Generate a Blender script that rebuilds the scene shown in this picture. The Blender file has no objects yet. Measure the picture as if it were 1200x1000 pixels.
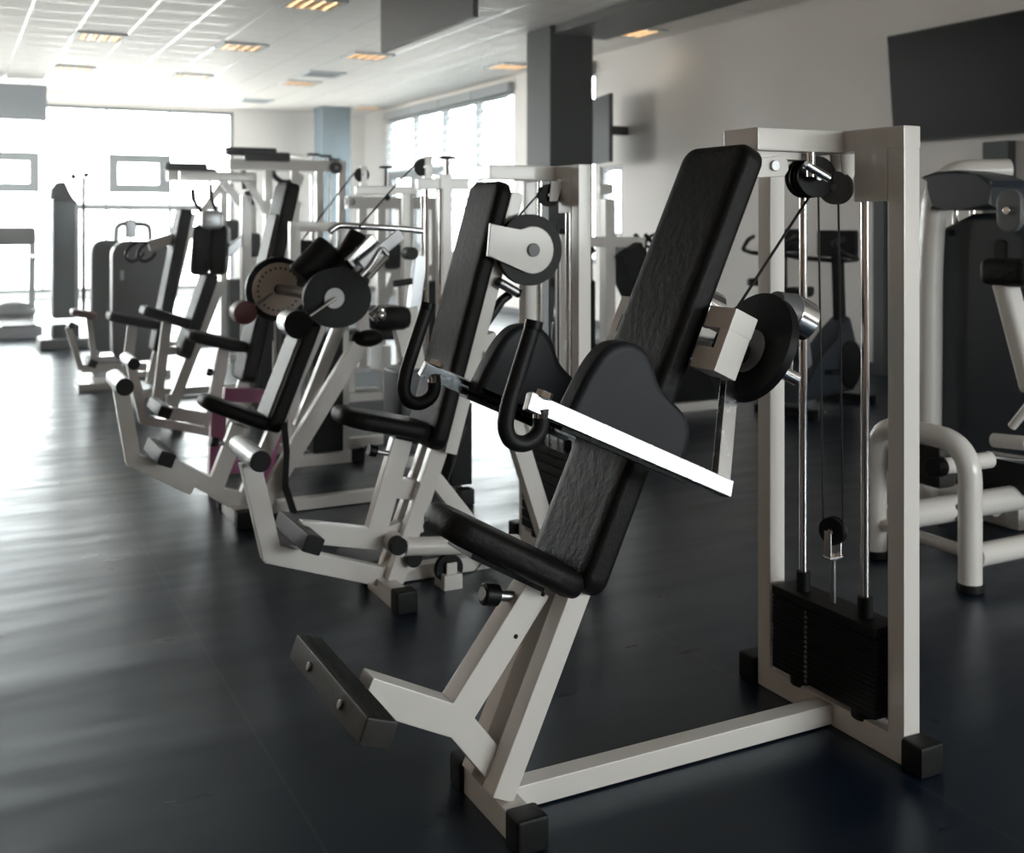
import bpy, bmesh, math, random
from mathutils import Vector as V, Matrix
random.seed(4)
SC = bpy.context.scene
COL = SC.collection
# ------------------------------------------------------------------ camera, world, lights, exposure
F, EYE, HY, CX = 1290.0, 1.5, 260.0, 600.0
TH = math.atan(660.0 / F)
S_, C_ = math.sin(TH), math.cos(TH)
cd = bpy.data.cameras.new('camera')
cam = bpy.data.objects.new('camera', cd)
COL.objects.link(cam)
cam.location = (0, 0, EYE)
cam.rotation_euler = (math.pi / 2, 0, -TH)
cd.sensor_width = 36
cd.lens = F / 1200 * 36
cd.shift_y = -(500 - HY) / 1200
cd.clip_start, cd.clip_end = .05, 200
cd.dof.use_dof = True
cd.dof.focus_distance = 2.9
cd.dof.aperture_fstop = 3.6
SC.camera = cam
SC.view_settings.view_transform = 'Standard'
SC.view_settings.look = 'None'
SC.view_settings.exposure = 0.97
SC.view_settings.gamma = 1
SC.view_settings.use_curve_mapping = False
SC.cycles.use_denoising = True
SC.cycles.max_bounces = 10
SC.cycles.diffuse_bounces = 5
SC.cycles.glossy_bounces = 4
SC.cycles.transparent_max_bounces = 12
SC.cycles.sample_clamp_indirect = 6
w = bpy.data.worlds.new('sky')
SC.world = w
w.use_nodes = True
wt = w.node_tree                                   # overcast sky above, duller bright ground below
wc = wt.nodes.new('ShaderNodeTexCoord')
wz = wt.nodes.new('ShaderNodeSeparateXYZ')
wt.links.new(wc.outputs['Generated'], wz.inputs[0])
wr = wt.nodes.new('ShaderNodeValToRGB')
wm = wt.nodes.new('ShaderNodeMapRange')
wm.inputs[1].default_value, wm.inputs[2].default_value = -.2, .2
wt.links.new(wz.outputs[2], wm.inputs[0])
wt.links.new(wm.outputs[0], wr.inputs[0])
wr.color_ramp.elements[0].color = (.47, .45, .42, 1)
wr.color_ramp.elements[0].position = .42
wr.color_ramp.elements[1].color = (.98, .98, .97, 1)
wr.color_ramp.elements[1].position = .55
wt.links.new(wr.outputs[0], wt.nodes['Background'].inputs[0])
w.node_tree.nodes['Background'].inputs[1].default_value = 11.0


def portal(name, loc, rot, sx, sy):
    l = bpy.data.lights.new(name, 'AREA')
    l.shape = 'RECTANGLE'
    l.size, l.size_y = sx, sy
    l.cycles.is_portal = True
    o = bpy.data.objects.new(name, l)
    o.location, o.rotation_euler = loc, rot
    COL.objects.link(o)


RX, RY0, RY1, RXL, RZ = 8.2, -4.5, 23.2, -4.0, 3.87       # the room
portal('far_window_daylight', (1.3, RY1 + .1, 1.8), (-math.pi / 2, 0, 0), 8.2, 3.4)
portal('side_window_daylight', (RX + .1, 18.2, 2.35), (0, math.pi / 2, 0), 2.7, 7.6)
portal('added_left_window_daylight', (RXL - .1, 19.0, 2.2), (0, -math.pi / 2, 0), 2.6, 6.0)  # portal for the unseen left window, added for extra daylight
portal('rear_window_daylight', (5.1, RY0 - .1, 1.87), (math.pi / 2, 0, 0), 5.4, 1.45)


# ------------------------------------------------------------------ helpers
def at(u, v, y):
    """the point on the plane Y = y that the photograph's pixel (u, v) looks at"""
    a, b = (u - CX) / F, -(v - HY) / F
    t = y / (C_ - a * S_)
    return V(((a * C_ + S_) * t, y, EYE + b * t))


def atx(u, v, x):
    a, b = (u - CX) / F, -(v - HY) / F
    t = x / (a * C_ + S_)
    return V((x, (C_ - a * S_) * t, EYE + b * t))


def atz(u, v, z=0.0):
    a, b = (u - CX) / F, -(v - HY) / F
    t = (z - EYE) / b
    return V(((a * C_ + S_) * t, (C_ - a * S_) * t, z))


def mat(name, col, rough=.5, metal=0.0, spec=.5, bump=0.0, bscale=60, coat=0.0, var=0.0, vscale=3):
    m = bpy.data.materials.new(name)
    m.use_nodes = True
    nt = m.node_tree
    b = nt.nodes['Principled BSDF']
    b.inputs['Base Color'].default_value = (*col, 1)
    b.inputs['Roughness'].default_value = rough
    b.inputs['Metallic'].default_value = metal
    b.inputs['Specular IOR Level'].default_value = spec
    b.inputs['Coat Weight'].default_value = coat
    b.inputs['Coat Roughness'].default_value = .08
    tc = nt.nodes.new('ShaderNodeTexCoord')
    if var:
        n = nt.nodes.new('ShaderNodeTexNoise')
        n.inputs['Scale'].default_value = vscale
        n.inputs['Detail'].default_value = 5
        nt.links.new(tc.outputs['Object'], n.inputs['Vector'])
        r = nt.nodes.new('ShaderNodeMapRange')
        r.inputs[3].default_value = max(.02, rough - var)
        r.inputs[4].default_value = rough + var
        nt.links.new(n.outputs['Fac'], r.inputs[0])
        nt.links.new(r.outputs[0], b.inputs['Roughness'])
    if bump:
        n = nt.nodes.new('ShaderNodeTexNoise')
        n.inputs['Scale'].default_value = bscale
        n.inputs['Detail'].default_value = 6
        n.inputs['Roughness'].default_value = .6
        nt.links.new(tc.outputs['Object'], n.inputs['Vector'])
        bp = nt.nodes.new('ShaderNodeBump')
        bp.inputs['Strength'].default_value = bump
        bp.inputs['Distance'].default_value = .004
        nt.links.new(n.outputs['Fac'], bp.inputs['Height'])
        nt.links.new(bp.outputs[0], b.inputs['Normal'])
    return m


def emis(name, col, st):
    m = bpy.data.materials.new(name)
    m.use_nodes = True
    b = m.node_tree.nodes['Principled BSDF']
    b.inputs['Base Color'].default_value = (.8, .8, .8, 1)
    b.inputs['Emission Color'].default_value = (*col, 1)
    b.inputs['Emission Strength'].default_value = st
    return m


WHITE = mat('white_enamel', (.74, .71, .68), .3, coat=.35, var=.03, vscale=8)
VINYL = mat('black_vinyl', (.009, .0085, .0085), .5, spec=.18, bump=.8, bscale=38, var=.1, vscale=6)
VINYLN = mat('dark_soft_vinyl', (.011, .013, .017), .5, spec=.3, bump=.35, bscale=22, var=.1)
GREYV = mat('grey_vinyl', (.2, .21, .215), .5, bump=.3, bscale=30)
RUB = mat('black_rubber', (.008, .008, .009), .5, spec=.25, bump=.2, bscale=90)
TREAD = mat('worn_rubber', (.03, .029, .027), .45, spec=.3, bump=.3, bscale=70)
PLAST = mat('black_plastic', (.005, .005, .006), .42, spec=.2)
IRON = mat('black_iron_plate', (.004, .004, .0045), .5, spec=.2)
CHROME = mat('chrome', (.78, .78, .8), .12, metal=1, var=.06, vscale=20)
CHROMEW = mat('worn_chrome', (.6, .61, .63), .24, metal=1, var=.16, vscale=25)
STEEL = mat('brushed_steel', (.36, .36, .37), .35, metal=1)
CABLE = mat('black_cable', (.01, .01, .01), .4)
HUBG = mat('grey_hub', (.35, .35, .35), .4, metal=.6)
PLATEB = mat('beige_scale_plate', (.72, .62, .54), .45)
DOTS = mat('engraved_dots', (.05, .04, .04), .6)
PINK = mat('magenta_enamel', (.42, .11, .26), .35, coat=.4)
SHROUD = mat('grey_shroud_plastic', (.12, .125, .13), .4, var=.08)
SHROUDB = mat('blue_black_shroud', (.03, .037, .048), .38, var=.08)
SILVER = mat('silver_paint', (.55, .57, .6), .3, metal=.5)
RED = mat('red_brown_vinyl', (.16, .04, .035), .45)
WALLM = mat('white_wall_paint', (.84, .80, .77), .85, bump=.05, bscale=120)
WARM = mat('beige_wall_paint', (.6, .44, .32), .85)
DARKP = mat('dark_grey_paint', (.03, .036, .038), .6)
BLUEP = mat('blue_grey_paint', (.1, .145, .175), .6)
GREYP = mat('light_grey_paint', (.3, .32, .33), .6)
FRAMEM = mat('window_frame_grey', (.1, .115, .125), .4)
SLAT = mat('blind_slat', (.5, .55, .58), .5)
PANELD = mat('dark_panel', (.075, .075, .08), .5)
PANELL = mat('blue_grey_panel', (.3, .33, .37), .5)
BULK = mat('soffit_grey', (.11, .11, .11), .7)
SCREEN = mat('tv_screen', (.003, .0035, .004), .35, spec=.08)
NUMW = mat('number_paint', (.5, .5, .5), .6)
STRAPM = mat('black_webbing', (.012, .012, .013), .8)
PANELT = mat('dark_silver_paint', (.14, .16, .18), .35, metal=.4)
TILE = mat('rubber_band_grey', (.08, .08, .08), .6)

# floor: dark blue sheet rubber, faint seams and scuffs
FLOORM = bpy.data.materials.new('navy_rubber_floor')
FLOORM.use_nodes = True
nt = FLOORM.node_tree
b = nt.nodes['Principled BSDF']
tc = nt.nodes.new('ShaderNodeTexCoord')
n1 = nt.nodes.new('ShaderNodeTexNoise'); n1.inputs['Scale'].default_value = 1.3; n1.inputs['Detail'].default_value = 6
n2 = nt.nodes.new('ShaderNodeTexNoise'); n2.inputs['Scale'].default_value = 7; n2.inputs['Detail'].default_value = 8
mp = nt.nodes.new('ShaderNodeMapping'); mp.inputs['Scale'].default_value = (.35, 1.2, 1)
nt.links.new(tc.outputs['Object'], n1.inputs['Vector'])
nt.links.new(tc.outputs['Object'], mp.inputs[0]); nt.links.new(mp.outputs[0], n2.inputs['Vector'])
cr = nt.nodes.new('ShaderNodeMix'); cr.data_type = 'RGBA'
cr.inputs[6].default_value = (.0028, .0068, .0165, 1); cr.inputs[7].default_value = (.0052, .0115, .026, 1)
nt.links.new(n1.outputs['Fac'], cr.inputs[0]); nt.links.new(cr.outputs[2], b.inputs['Base Color'])
rr = nt.nodes.new('ShaderNodeMapRange'); rr.inputs[1].default_value = .3; rr.inputs[2].default_value = .7
rr.inputs[3].default_value = .27; rr.inputs[4].default_value = .37
nt.links.new(n2.outputs['Fac'], rr.inputs[0]); nt.links.new(rr.outputs[0], b.inputs['Roughness'])
n3 = nt.nodes.new('ShaderNodeTexNoise'); n3.inputs['Scale'].default_value = 1.0; n3.inputs['Detail'].default_value = 2; n3.inputs['Roughness'].default_value = .45
mp3 = nt.nodes.new('ShaderNodeMapping'); mp3.inputs['Scale'].default_value = (.4, 2.4, 1); mp3.inputs['Rotation'].default_value = (0, 0, .05)
nt.links.new(tc.outputs['Object'], mp3.inputs[0]); nt.links.new(mp3.outputs[0], n3.inputs['Vector'])
sp_ = nt.nodes.new('ShaderNodeSeparateXYZ'); nt.links.new(tc.outputs['Object'], sp_.inputs[0])     # welded seams every 1.5 m
sa = nt.nodes.new('ShaderNodeMath'); sa.operation = 'MULTIPLY_ADD'; sa.inputs[1].default_value = 1 / 1.5; sa.inputs[2].default_value = -.53
nt.links.new(sp_.outputs[0], sa.inputs[0])
sf = nt.nodes.new('ShaderNodeMath'); sf.operation = 'FRACT'; nt.links.new(sa.outputs[0], sf.inputs[0])
sl_ = nt.nodes.new('ShaderNodeMath'); sl_.operation = 'LESS_THAN'; sl_.inputs[1].default_value = .006
nt.links.new(sf.outputs[0], sl_.inputs[0])
sm_ = nt.nodes.new('ShaderNodeMix'); sm_.data_type = 'RGBA'; sm_.inputs[7].default_value = (.022, .028, .038, 1)
nt.links.new(sl_.outputs[0], sm_.inputs[0]); nt.links.new(cr.outputs[2], sm_.inputs[6]); nt.links.new(sm_.outputs[2], b.inputs['Base Color'])
b.inputs['Specular IOR Level'].default_value = .62; b.inputs['Specular Tint'].default_value = (.68, .86, 1, 1)
bp = nt.nodes.new('ShaderNodeBump'); bp.inputs['Strength'].default_value = .32; bp.inputs['Distance'].default_value = .03
nt.links.new(n3.outputs['Fac'], bp.inputs['Height']); nt.links.new(bp.outputs[0], b.inputs['Normal'])

# ceiling: white tiles in a bright T-bar grid, 0.6 m module
CEILM = bpy.data.materials.new('ceiling_tiles')
CEILM.use_nodes = True
nt = CEILM.node_tree
b = nt.nodes['Principled BSDF']
b.inputs['Roughness'].default_value = .6
tc = nt.nodes.new('ShaderNodeTexCoord')
sx = nt.nodes.new('ShaderNodeSeparateXYZ')
nt.links.new(tc.outputs['Object'], sx.inputs[0])


def line(out, off, wid):
    a = nt.nodes.new('ShaderNodeMath'); a.operation = 'SUBTRACT'; a.inputs[1].default_value = off
    nt.links.new(out, a.inputs[0])
    d = nt.nodes.new('ShaderNodeMath'); d.operation = 'DIVIDE'; d.inputs[1].default_value = .6
    nt.links.new(a.outputs[0], d.inputs[0])
    fr = nt.nodes.new('ShaderNodeMath'); fr.operation = 'FRACT'; nt.links.new(d.outputs[0], fr.inputs[0])
    lt = nt.nodes.new('ShaderNodeMath'); lt.operation = 'LESS_THAN'; lt.inputs[1].default_value = wid
    nt.links.new(fr.outputs[0], lt.inputs[0])
    return lt.outputs[0]


la, lb = line(sx.outputs[0], .80, .05), line(sx.outputs[1], .18, .04)
mx = nt.nodes.new('ShaderNodeMath'); mx.operation = 'MAXIMUM'
nt.links.new(la, mx.inputs[0]); nt.links.new(lb, mx.inputs[1])
cm = nt.nodes.new('ShaderNodeMix'); cm.data_type = 'RGBA'
cm.inputs[6].default_value = (.78, .74, .69, 1); cm.inputs[7].default_value = (.9, .89, .87, 1)
nt.links.new(mx.outputs[0], cm.inputs[0]); nt.links.new(cm.outputs[2], b.inputs['Base Color'])
rm = nt.nodes.new('ShaderNodeMapRange'); rm.inputs[3].default_value = .6; rm.inputs[4].default_value = .25
nt.links.new(mx.outputs[0], rm.inputs[0]); nt.links.new(rm.outputs[0], b.inputs['Roughness'])

GLASS = bpy.data.materials.new('window_glass')
GLASS.use_nodes = True
nt = GLASS.node_tree
for n in list(nt.nodes):
    if n.type == 'BSDF_PRINCIPLED':
        nt.nodes.remove(n)
tr = nt.nodes.new('ShaderNodeBsdfTransparent'); tr.inputs[0].default_value = (.95, .98, .98, 1)
gl = nt.nodes.new('ShaderNodeBsdfGlossy'); gl.inputs['Roughness'].default_value = .02
ms = nt.nodes.new('ShaderNodeMixShader'); ms.inputs[0].default_value = .06
nt.links.new(tr.outputs[0], ms.inputs[1]); nt.links.new(gl.outputs[0], ms.inputs[2])
nt.links.new(ms.outputs[0], nt.nodes['Material Output'].inputs[0])


def fillet(pts, r, n=6):
    pts = [V(p) for p in pts]
    out = [pts[0]]
    for i in range(1, len(pts) - 1):
        p, a, c = pts[i], pts[i - 1], pts[i + 1]
        d1, d2 = (a - p), (c - p)
        rr = min(r, d1.length * .49, d2.length * .49)
        s, e = p + d1.normalized() * rr, p + d2.normalized() * rr
        for k in range(n + 1):
            t = k / n
            out.append(s * (1 - t) ** 2 + p * 2 * t * (1 - t) + e * t * t)
    out.append(pts[-1])
    return out


def smooth_outline(pts, n=4):
    """closed Catmull-Rom curve through the points"""
    out = []
    N = len(pts)
    for i in range(N):
        p0, p1, p2, p3 = (V(pts[(i + k - 1) % N]) for k in range(4))
        for k in range(n):
            t = k / n
            out.append(.5 * ((2 * p1) + (p2 - p0) * t + (2 * p0 - 5 * p1 + 4 * p2 - p3) * t * t + (3 * p1 - p0 - 3 * p2 + p3) * t ** 3))
    return out


class MB:
    k = 0

    def __init__(s):
        s.bm = bmesh.new()

    def _bev(s, verts, off, seg=2):
        if off <= 0:
            return
        es = list({e for v in verts for e in v.link_edges})
        bmesh.ops.bevel(s.bm, geom=es, offset=off, segments=seg, profile=.5, affect='EDGES', clamp_overlap=True)

    def box(s, c, size, ax=None, bev=.004, seg=2):
        c = V(c)
        ax = ax or (V((1, 0, 0)), V((0, 1, 0)), V((0, 0, 1)))
        if bev:      # no two plates lie exactly in one plane
            MB.k = (MB.k + 1) % 9
            size = tuple(q + MB.k * .00035 for q in size)
        vs = []
        for i in (-1, 1):
            for j in (-1, 1):
                for k in (-1, 1):
                    vs.append(s.bm.verts.new(c + ax[0] * (i * size[0] / 2) + ax[1] * (j * size[1] / 2) + ax[2] * (k * size[2] / 2)))
        for f in ((0, 1, 3, 2), (4, 6, 7, 5), (0, 4, 5, 1), (2, 3, 7, 6), (0, 2, 6, 4), (1, 5, 7, 3)):
            s.bm.faces.new([vs[i] for i in f])
        s._bev(vs, bev, seg)
        return s

    def beam(s, p, q, w, h, side=(0, 1, 0), bev=.004, seg=2):
        p, q, side = V(p), V(q), V(side)
        d = (q - p)
        L = d.length
        d.normalize()
        side = (side - d * side.dot(d)).normalized()
        up = d.cross(side).normalized()
        return s.box((p + q) / 2, (L, w, h), (d, side, up), bev, seg)

    def cyl(s, p, q, r, r2=None, seg=28, bev=.0):
        p, q = V(p), V(q)
        r2 = r if r2 is None else r2
        d = (q - p).normalized()
        a = d.orthogonal().normalized()
        b_ = d.cross(a)
        lo, hi = [], []
        for k in range(seg):
            t = 2 * math.pi * k / seg
            o = a * math.cos(t) + b_ * math.sin(t)
            lo.append(s.bm.verts.new(p + o * r)); hi.append(s.bm.verts.new(q + o * r2))
        for k in range(seg):
            j = (k + 1) % seg
            s.bm.faces.new((lo[k], lo[j], hi[j], hi[k]))
        f1 = s.bm.faces.new(lo[::-1]); f2 = s.bm.faces.new(hi)
        if bev:
            es = list(f1.edges) + list(f2.edges)
            bmesh.ops.bevel(s.bm, geom=es, offset=bev, segments=3, profile=.5, affect='EDGES', clamp_overlap=True)
        return s

    def tube(s, pts, r, seg=14, fil=0.0, sy=1.0, n=6, closed=False, r1=None):
        pts = fillet(pts, fil, n) if fil else [V(p) for p in pts]
        pts = [p for i, p in enumerate(pts) if i == 0 or (p - pts[i - 1]).length > 1e-5]
        N = len(pts)
        rings = []
        a = None
        for i, p in enumerate(pts):
            t = (pts[min(i + 1, N - 1)] - pts[max(i - 1, 0)]).normalized()
            a = t.orthogonal().normalized() if a is None else (a - t * a.dot(t)).normalized()
            b_ = t.cross(a)
            rr = r if r1 is None else r + (r1 - r) * i / (N - 1)
            rings.append([s.bm.verts.new(p + a * math.cos(2 * math.pi * k / seg) * rr + b_ * math.sin(2 * math.pi * k / seg) * rr * sy) for k in range(seg)])
        for i in range(N - 1):
            for k in range(seg):
                j = (k + 1) % seg
                s.bm.faces.new((rings[i][k], rings[i][j], rings[i + 1][j], rings[i + 1][k]))
        s.bm.faces.new(rings[0][::-1]); s.bm.faces.new(rings[-1])
        return s

    def prism(s, pts, vec, bev=.003, seg=2):
        vec = V(vec)
        lo = [s.bm.verts.new(V(p) - vec / 2) for p in pts]
        hi = [s.bm.verts.new(V(p) + vec / 2) for p in pts]
        n = len(pts)
        for k in range(n):
            j = (k + 1) % n
            s.bm.faces.new((lo[k], lo[j], hi[j], hi[k]))
        f1 = s.bm.faces.new(lo[::-1]); f2 = s.bm.faces.new(hi)
        if bev:
            bmesh.ops.bevel(s.bm, geom=list(f1.edges) + list(f2.edges), offset=bev, segments=seg, profile=.5, affect='EDGES', clamp_overlap=True)
        return s

    def soft(s, pts, vec, b, crown=.004, n=5, cin=.02):
        """upholstered slab: outline pts extruded along vec, edges rounded with radius b"""
        vec = V(vec)
        nz = vec.normalized()
        N = len(pts)
        pts = [V(p) for p in pts]
        cen = sum(pts, V((0, 0, 0))) / N
        ar = sum(((pts[k] - cen).cross(pts[(k + 1) % N] - cen) for k in range(N)), V((0, 0, 0)))
        sg = 1 if ar.dot(nz) > 0 else -1
        nrm = []
        for k in range(N):
            t = (pts[(k + 1) % N] - pts[k - 1]).normalized()
            nrm.append(nz.cross(t).normalized() * sg)      # inwards
        h = vec.length / 2
        prof = [(b * (1 - math.sin(a)), -h + b * (1 - math.cos(a))) for a in [math.pi / 2 * k / n for k in range(n + 1)]]
        prof = [(b - (b - 0) * math.sin(math.pi / 2 * k / n), -h + b - b * math.cos(math.pi / 2 * k / n)) for k in range(n + 1)]
        prof += [(i_, -z_) for i_, z_ in prof[::-1]]
        prof = [(b + cin, -h - crown)] + prof + [(b + cin, h + crown)]
        rings = []
        for (ins, z) in prof:
            rings.append([s.bm.verts.new(pts[k] + nrm[k] * ins + nz * z) for k in range(N)])
        for i in range(len(rings) - 1):
            for k in range(N):
                j = (k + 1) % N
                s.bm.faces.new((rings[i][k], rings[i][j], rings[i + 1][j], rings[i + 1][k]))
        s.bm.faces.new(rings[0][::-1]); s.bm.faces.new(rings[-1])
        return s

    def pad(s, c, ex, ey, lx, ly, th, rc=.04, bev=.02, ox=None):
        """upholstered pad: rounded rectangle lx by ly in the (ex, ey) plane, rounded edges"""
        c, ex, ey = V(c), V(ex).normalized(), V(ey).normalized()
        nz = ex.cross(ey)
        pts = []
        for (sx_, sy_, a0) in ((1, 1, 0), (-1, 1, 90), (-1, -1, 180), (1, -1, 270)):
            for k in range(9):
                a = math.radians(a0 + 11.25 * k)
                pts.append(c + ex * (sx_ * (lx / 2 - rc) + rc * math.cos(a)) + ey * (sy_ * (ly / 2 - rc) + rc * math.sin(a)))
        return s.soft(pts, nz * th, min(bev, rc * .75, th * .48), crown=.003 if th > .05 else .0)

    def ball(s, c, r, sc=(1, 1, 1)):
        res = bmesh.ops.create_uvsphere(s.bm, u_segments=20, v_segments=12, radius=r)
        for v in res['verts']:
            v.co = V((v.co.x * sc[0], v.co.y * sc[1], v.co.z * sc[2])) + V(c)
        return s

    def done(s, name, m, parent=None, label=None):
        bmesh.ops.recalc_face_normals(s.bm, faces=s.bm.faces)
        for f in s.bm.faces:
            f.smooth = True
        for e in s.bm.edges:
            if len(e.link_faces) == 2 and e.calc_face_angle(0) > .62:
                e.smooth = False
        off = V((0, 0, 0))
        if parent is not None:
            off = world_loc(parent)
        bmesh.ops.translate(s.bm, verts=s.bm.verts, vec=-off)
        me = bpy.data.meshes.new(name)
        s.bm.to_mesh(me)
        s.bm.free()
        me.materials.append(m)
        o = bpy.data.objects.new(name, me)
        COL.objects.link(o)
        if parent is not None:
            o.parent = parent
        if label:
            o['label'] = label
        wn = o.modifiers.new('weighted_normal', 'WEIGHTED_NORMAL')
        wn.keep_sharp = True
        return o


def world_loc(o):
    l = V((0, 0, 0))
    while o is not None:
        l += V(o.location)
        o = o.parent
    return l


def thing(name, loc, label, cat, group=None):
    o = bpy.data.objects.new(name, None)
    o.empty_display_size = .1
    COL.objects.link(o)
    o.location = loc
    o['label'], o['category'] = label, cat
    if group:
        o['group'] = group
    return o


def struct(o):
    o['kind'] = 'structure'
    return o


def solid(o, label, cat, group=None):
    o['label'], o['category'] = label, cat
    if group:
        o['group'] = group
    return o


def sub(p):
    """a fresh mesh builder"""
    return MB()


# ------------------------------------------------------------------ the room
def slab(name, c, size, m):
    return struct(MB().box(c, size, bev=0).done(name, m))


cxr, cyr = (RX + RXL) / 2, (RY0 + RY1) / 2
slab('floor', (cxr, cyr, -.05), (RX - RXL + .6, RY1 - RY0 + .6, .1), FLOORM)
slab('ceiling', (cxr, cyr, RZ + .05), (RX - RXL + .6, RY1 - RY0 + .6, .1), CEILM)


def wall_y(name, y, x0, x1, holes, m, t=.2):
    """a wall across Y with rectangular holes (x0, x1, z0, z1), sorted by x"""
    b_ = MB()
    x = x0
    for (a, c, z0, z1) in holes:
        if a > x:
            b_.box(((x + a) / 2, y, RZ / 2), (a - x, t, RZ), bev=0)
        if z0 > 0:
            b_.box(((a + c) / 2, y, z0 / 2), (c - a, t, z0), bev=0)
        if z1 < RZ:
            b_.box(((a + c) / 2, y, (z1 + RZ) / 2), (c - a, t, RZ - z1), bev=0)
        x = c
    if x1 > x:
        b_.box(((x + x1) / 2, y, RZ / 2), (x1 - x, t, RZ), bev=0)
    return struct(b_.done(name, m))


def wall_x(name, xx, y0, y1, holes, m, t=.2):
    b_ = MB()
    y = y0
    for (a, c, z0, z1) in holes:
        b_.box((xx, (y + a) / 2, RZ / 2), (t, a - y, RZ), bev=0)
        if z0 > 0:
            b_.box((xx, (a + c) / 2, z0 / 2), (t, c - a, z0), bev=0)
        if z1 < RZ:
            b_.box((xx, (a + c) / 2, (z1 + RZ) / 2), (t, c - a, RZ - z1), bev=0)
        y = c
    b_.box((xx, (y + y1) / 2, RZ / 2), (t, y1 - y, RZ), bev=0)
    return struct(b_.done(name, m))


wall_y('wall_far', RY1 + .1, RXL - .2, RX + .2, [(-2.8, 5.32, .12, 3.80)], WALLM)
wall_y('wall_rear', RY0 - .1, RXL - .2, RX + .2, [(2.4, 7.8, 1.15, 2.6)], WARM)
wall_x('wall_right', RX + .1, RY0, RY1, [(12.72, 13.3, 1.28, 2.28), (13.4, 15.3, .9, 3.66), (15.95, 21.75, .9, 3.66)], WALLM)


def window(n, p0, ux, wide, z0, z1, cols, sashes, rails=(), mt=.07):
    """frame in the plane through p0 along the unit vector ux; cols = mullion offsets; sashes = (a, b, za, zb)"""
    t, d = .07, .08
    w_ = struct(bpy.data.objects.new('window_%d' % n, None))
    COL.objects.link(w_)
    w_.location = p0
    p0 = V(p0); ux = V(ux); nz = V((0, 0, 1)); nn = ux.cross(nz)
    fr = MB()

    def bar(a, b_, za, zb, dd=d):
        fr.box(p0 + ux * ((a + b_) / 2) + nz * ((za + zb) / 2), (b_ - a, dd, zb - za), (ux, nn, nz), .004)
    bar(0, wide, z0, z0 + t); bar(0, wide, z1 - t, z1); bar(0, t, z0, z1); bar(wide - t, wide, z0, z1)
    for c in cols:
        bar(c - mt / 2, c + mt / 2, z0, z1)
    for zr in rails:
        bar(0, wide, zr - .03, zr + .03)
    for (a, b_, za, zb) in sashes:
        s2 = .17
        bar(a, b_, za, za + s2, .12); bar(a, b_, zb - s2, zb, .12); bar(a, a + s2, za, zb, .12); bar(b_ - s2, b_, za, zb, .12)
    fr.done('window_frame', FRAMEM, w_)
    g = MB()
    g.box(p0 + ux * (wide / 2) + nz * ((z0 + z1) / 2), (wide - .02, .01, z1 - z0 - .02), (ux, nn, nz), 0)
    g.done('pane', GLASS, w_)
    return w_


def A_far(u, v):
    return at(u, v, RY1)


wall_x('wall_left', RXL - .1, RY0, RY1, [(16.0, 22.0, .9, 3.5)], WARM)
window(6, (RXL - .06, 16.0, 0), (0, 1, 0), 6.0, .9, 3.5, [1.5, 3.0, 4.5], [])  # unseen window, added to brighten the right wall and far end
fw = window(1, (-2.8, RY1 + .06, 0), (1, 0, 0), 8.12, .12, 3.80,
            [A_far(u, 200)[0] + 2.8 for u in (-70, 50, 125, 199)],
            [(A_far(128, 0)[0] + 2.8, A_far(197, 0)[0] + 2.8, A_far(160, 226)[2], A_far(160, 181)[2]),
             (A_far(-26, 0)[0] + 2.8, A_far(46, 0)[0] + 2.8, A_far(20, 225)[2], A_far(20, 178)[2])],
            rails=(3.76,), mt=.05)
window(2, (RX + .06, 15.95, 0), (0, 1, 0), 5.8, .9, 3.66, [1.45, 2.9, 4.35], [(2.9, 4.35, .9, 2.55), (4.35, 5.75, .9, 2.55)], mt=.2)
window(3, (RX + .06, 13.4, 0), (0, 1, 0), 1.9, .9, 3.66, [], [])
window(4, (RX + .06, 12.72, 0), (0, 1, 0), .58, 1.28, 2.28, [], [])
window(5, (2.4, RY0 - .06, 0), (1, 0, 0), 5.4, 1.15, 2.6, [1.8, 3.6], [])

# venetian blinds on the side windows: slats, head rails
for (y0, y1, zb) in ((15.99, 17.36, 1.7), (17.44, 18.81, 1.7), (18.89, 20.26, 2.5), (20.34, 21.7, 2.5), (13.45, 15.25, 1.9)):
    bl = thing('venetian_blind', (RX - .06, (y0 + y1) / 2, 3.6),
               {15.99: 'white slatted blind in the nearest bay of the long side window', 17.44: 'white slatted blind in the second bay of the long side window',
                18.89: 'short slatted blind in the third bay of the long side window', 20.34: 'short slatted blind in the farthest bay beside the corner',
                13.45: 'slatted blind glimpsed just right of the dark pillar'}[y0], 'blind', 'blinds on the side windows')
    MB().box((RX - .06, (y0 + y1) / 2, 3.70), (.1, y1 - y0 + .06, .16)).done('head_rail', GREYP, bl)
    z = 3.56
    sl = MB()
    while z > zb:
        sl.box((RX - .06, (y0 + y1) / 2, z), (.15, y1 - y0, .01), (V((.8, 0, .6)), V((0, 1, 0)), V((-.6, 0, .8))), 0)
        z -= .165
    for yy in (y0 + .15, y1 - .15):
        sl.box((RX - .06, yy, (3.6 + zb) / 2), (.006, .03, 3.6 - zb), bev=0)
    sl.done('slats', SLAT, bl)

# pillars (rendered block, one dark face with a lighter return)


def pillar(x, y, m1, n):
    p = MB().box((x + .3, y + .3, RZ / 2), (.6, .6, RZ), bev=.004).done('pillar_%d' % n, m1)
    return struct(p)


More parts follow.
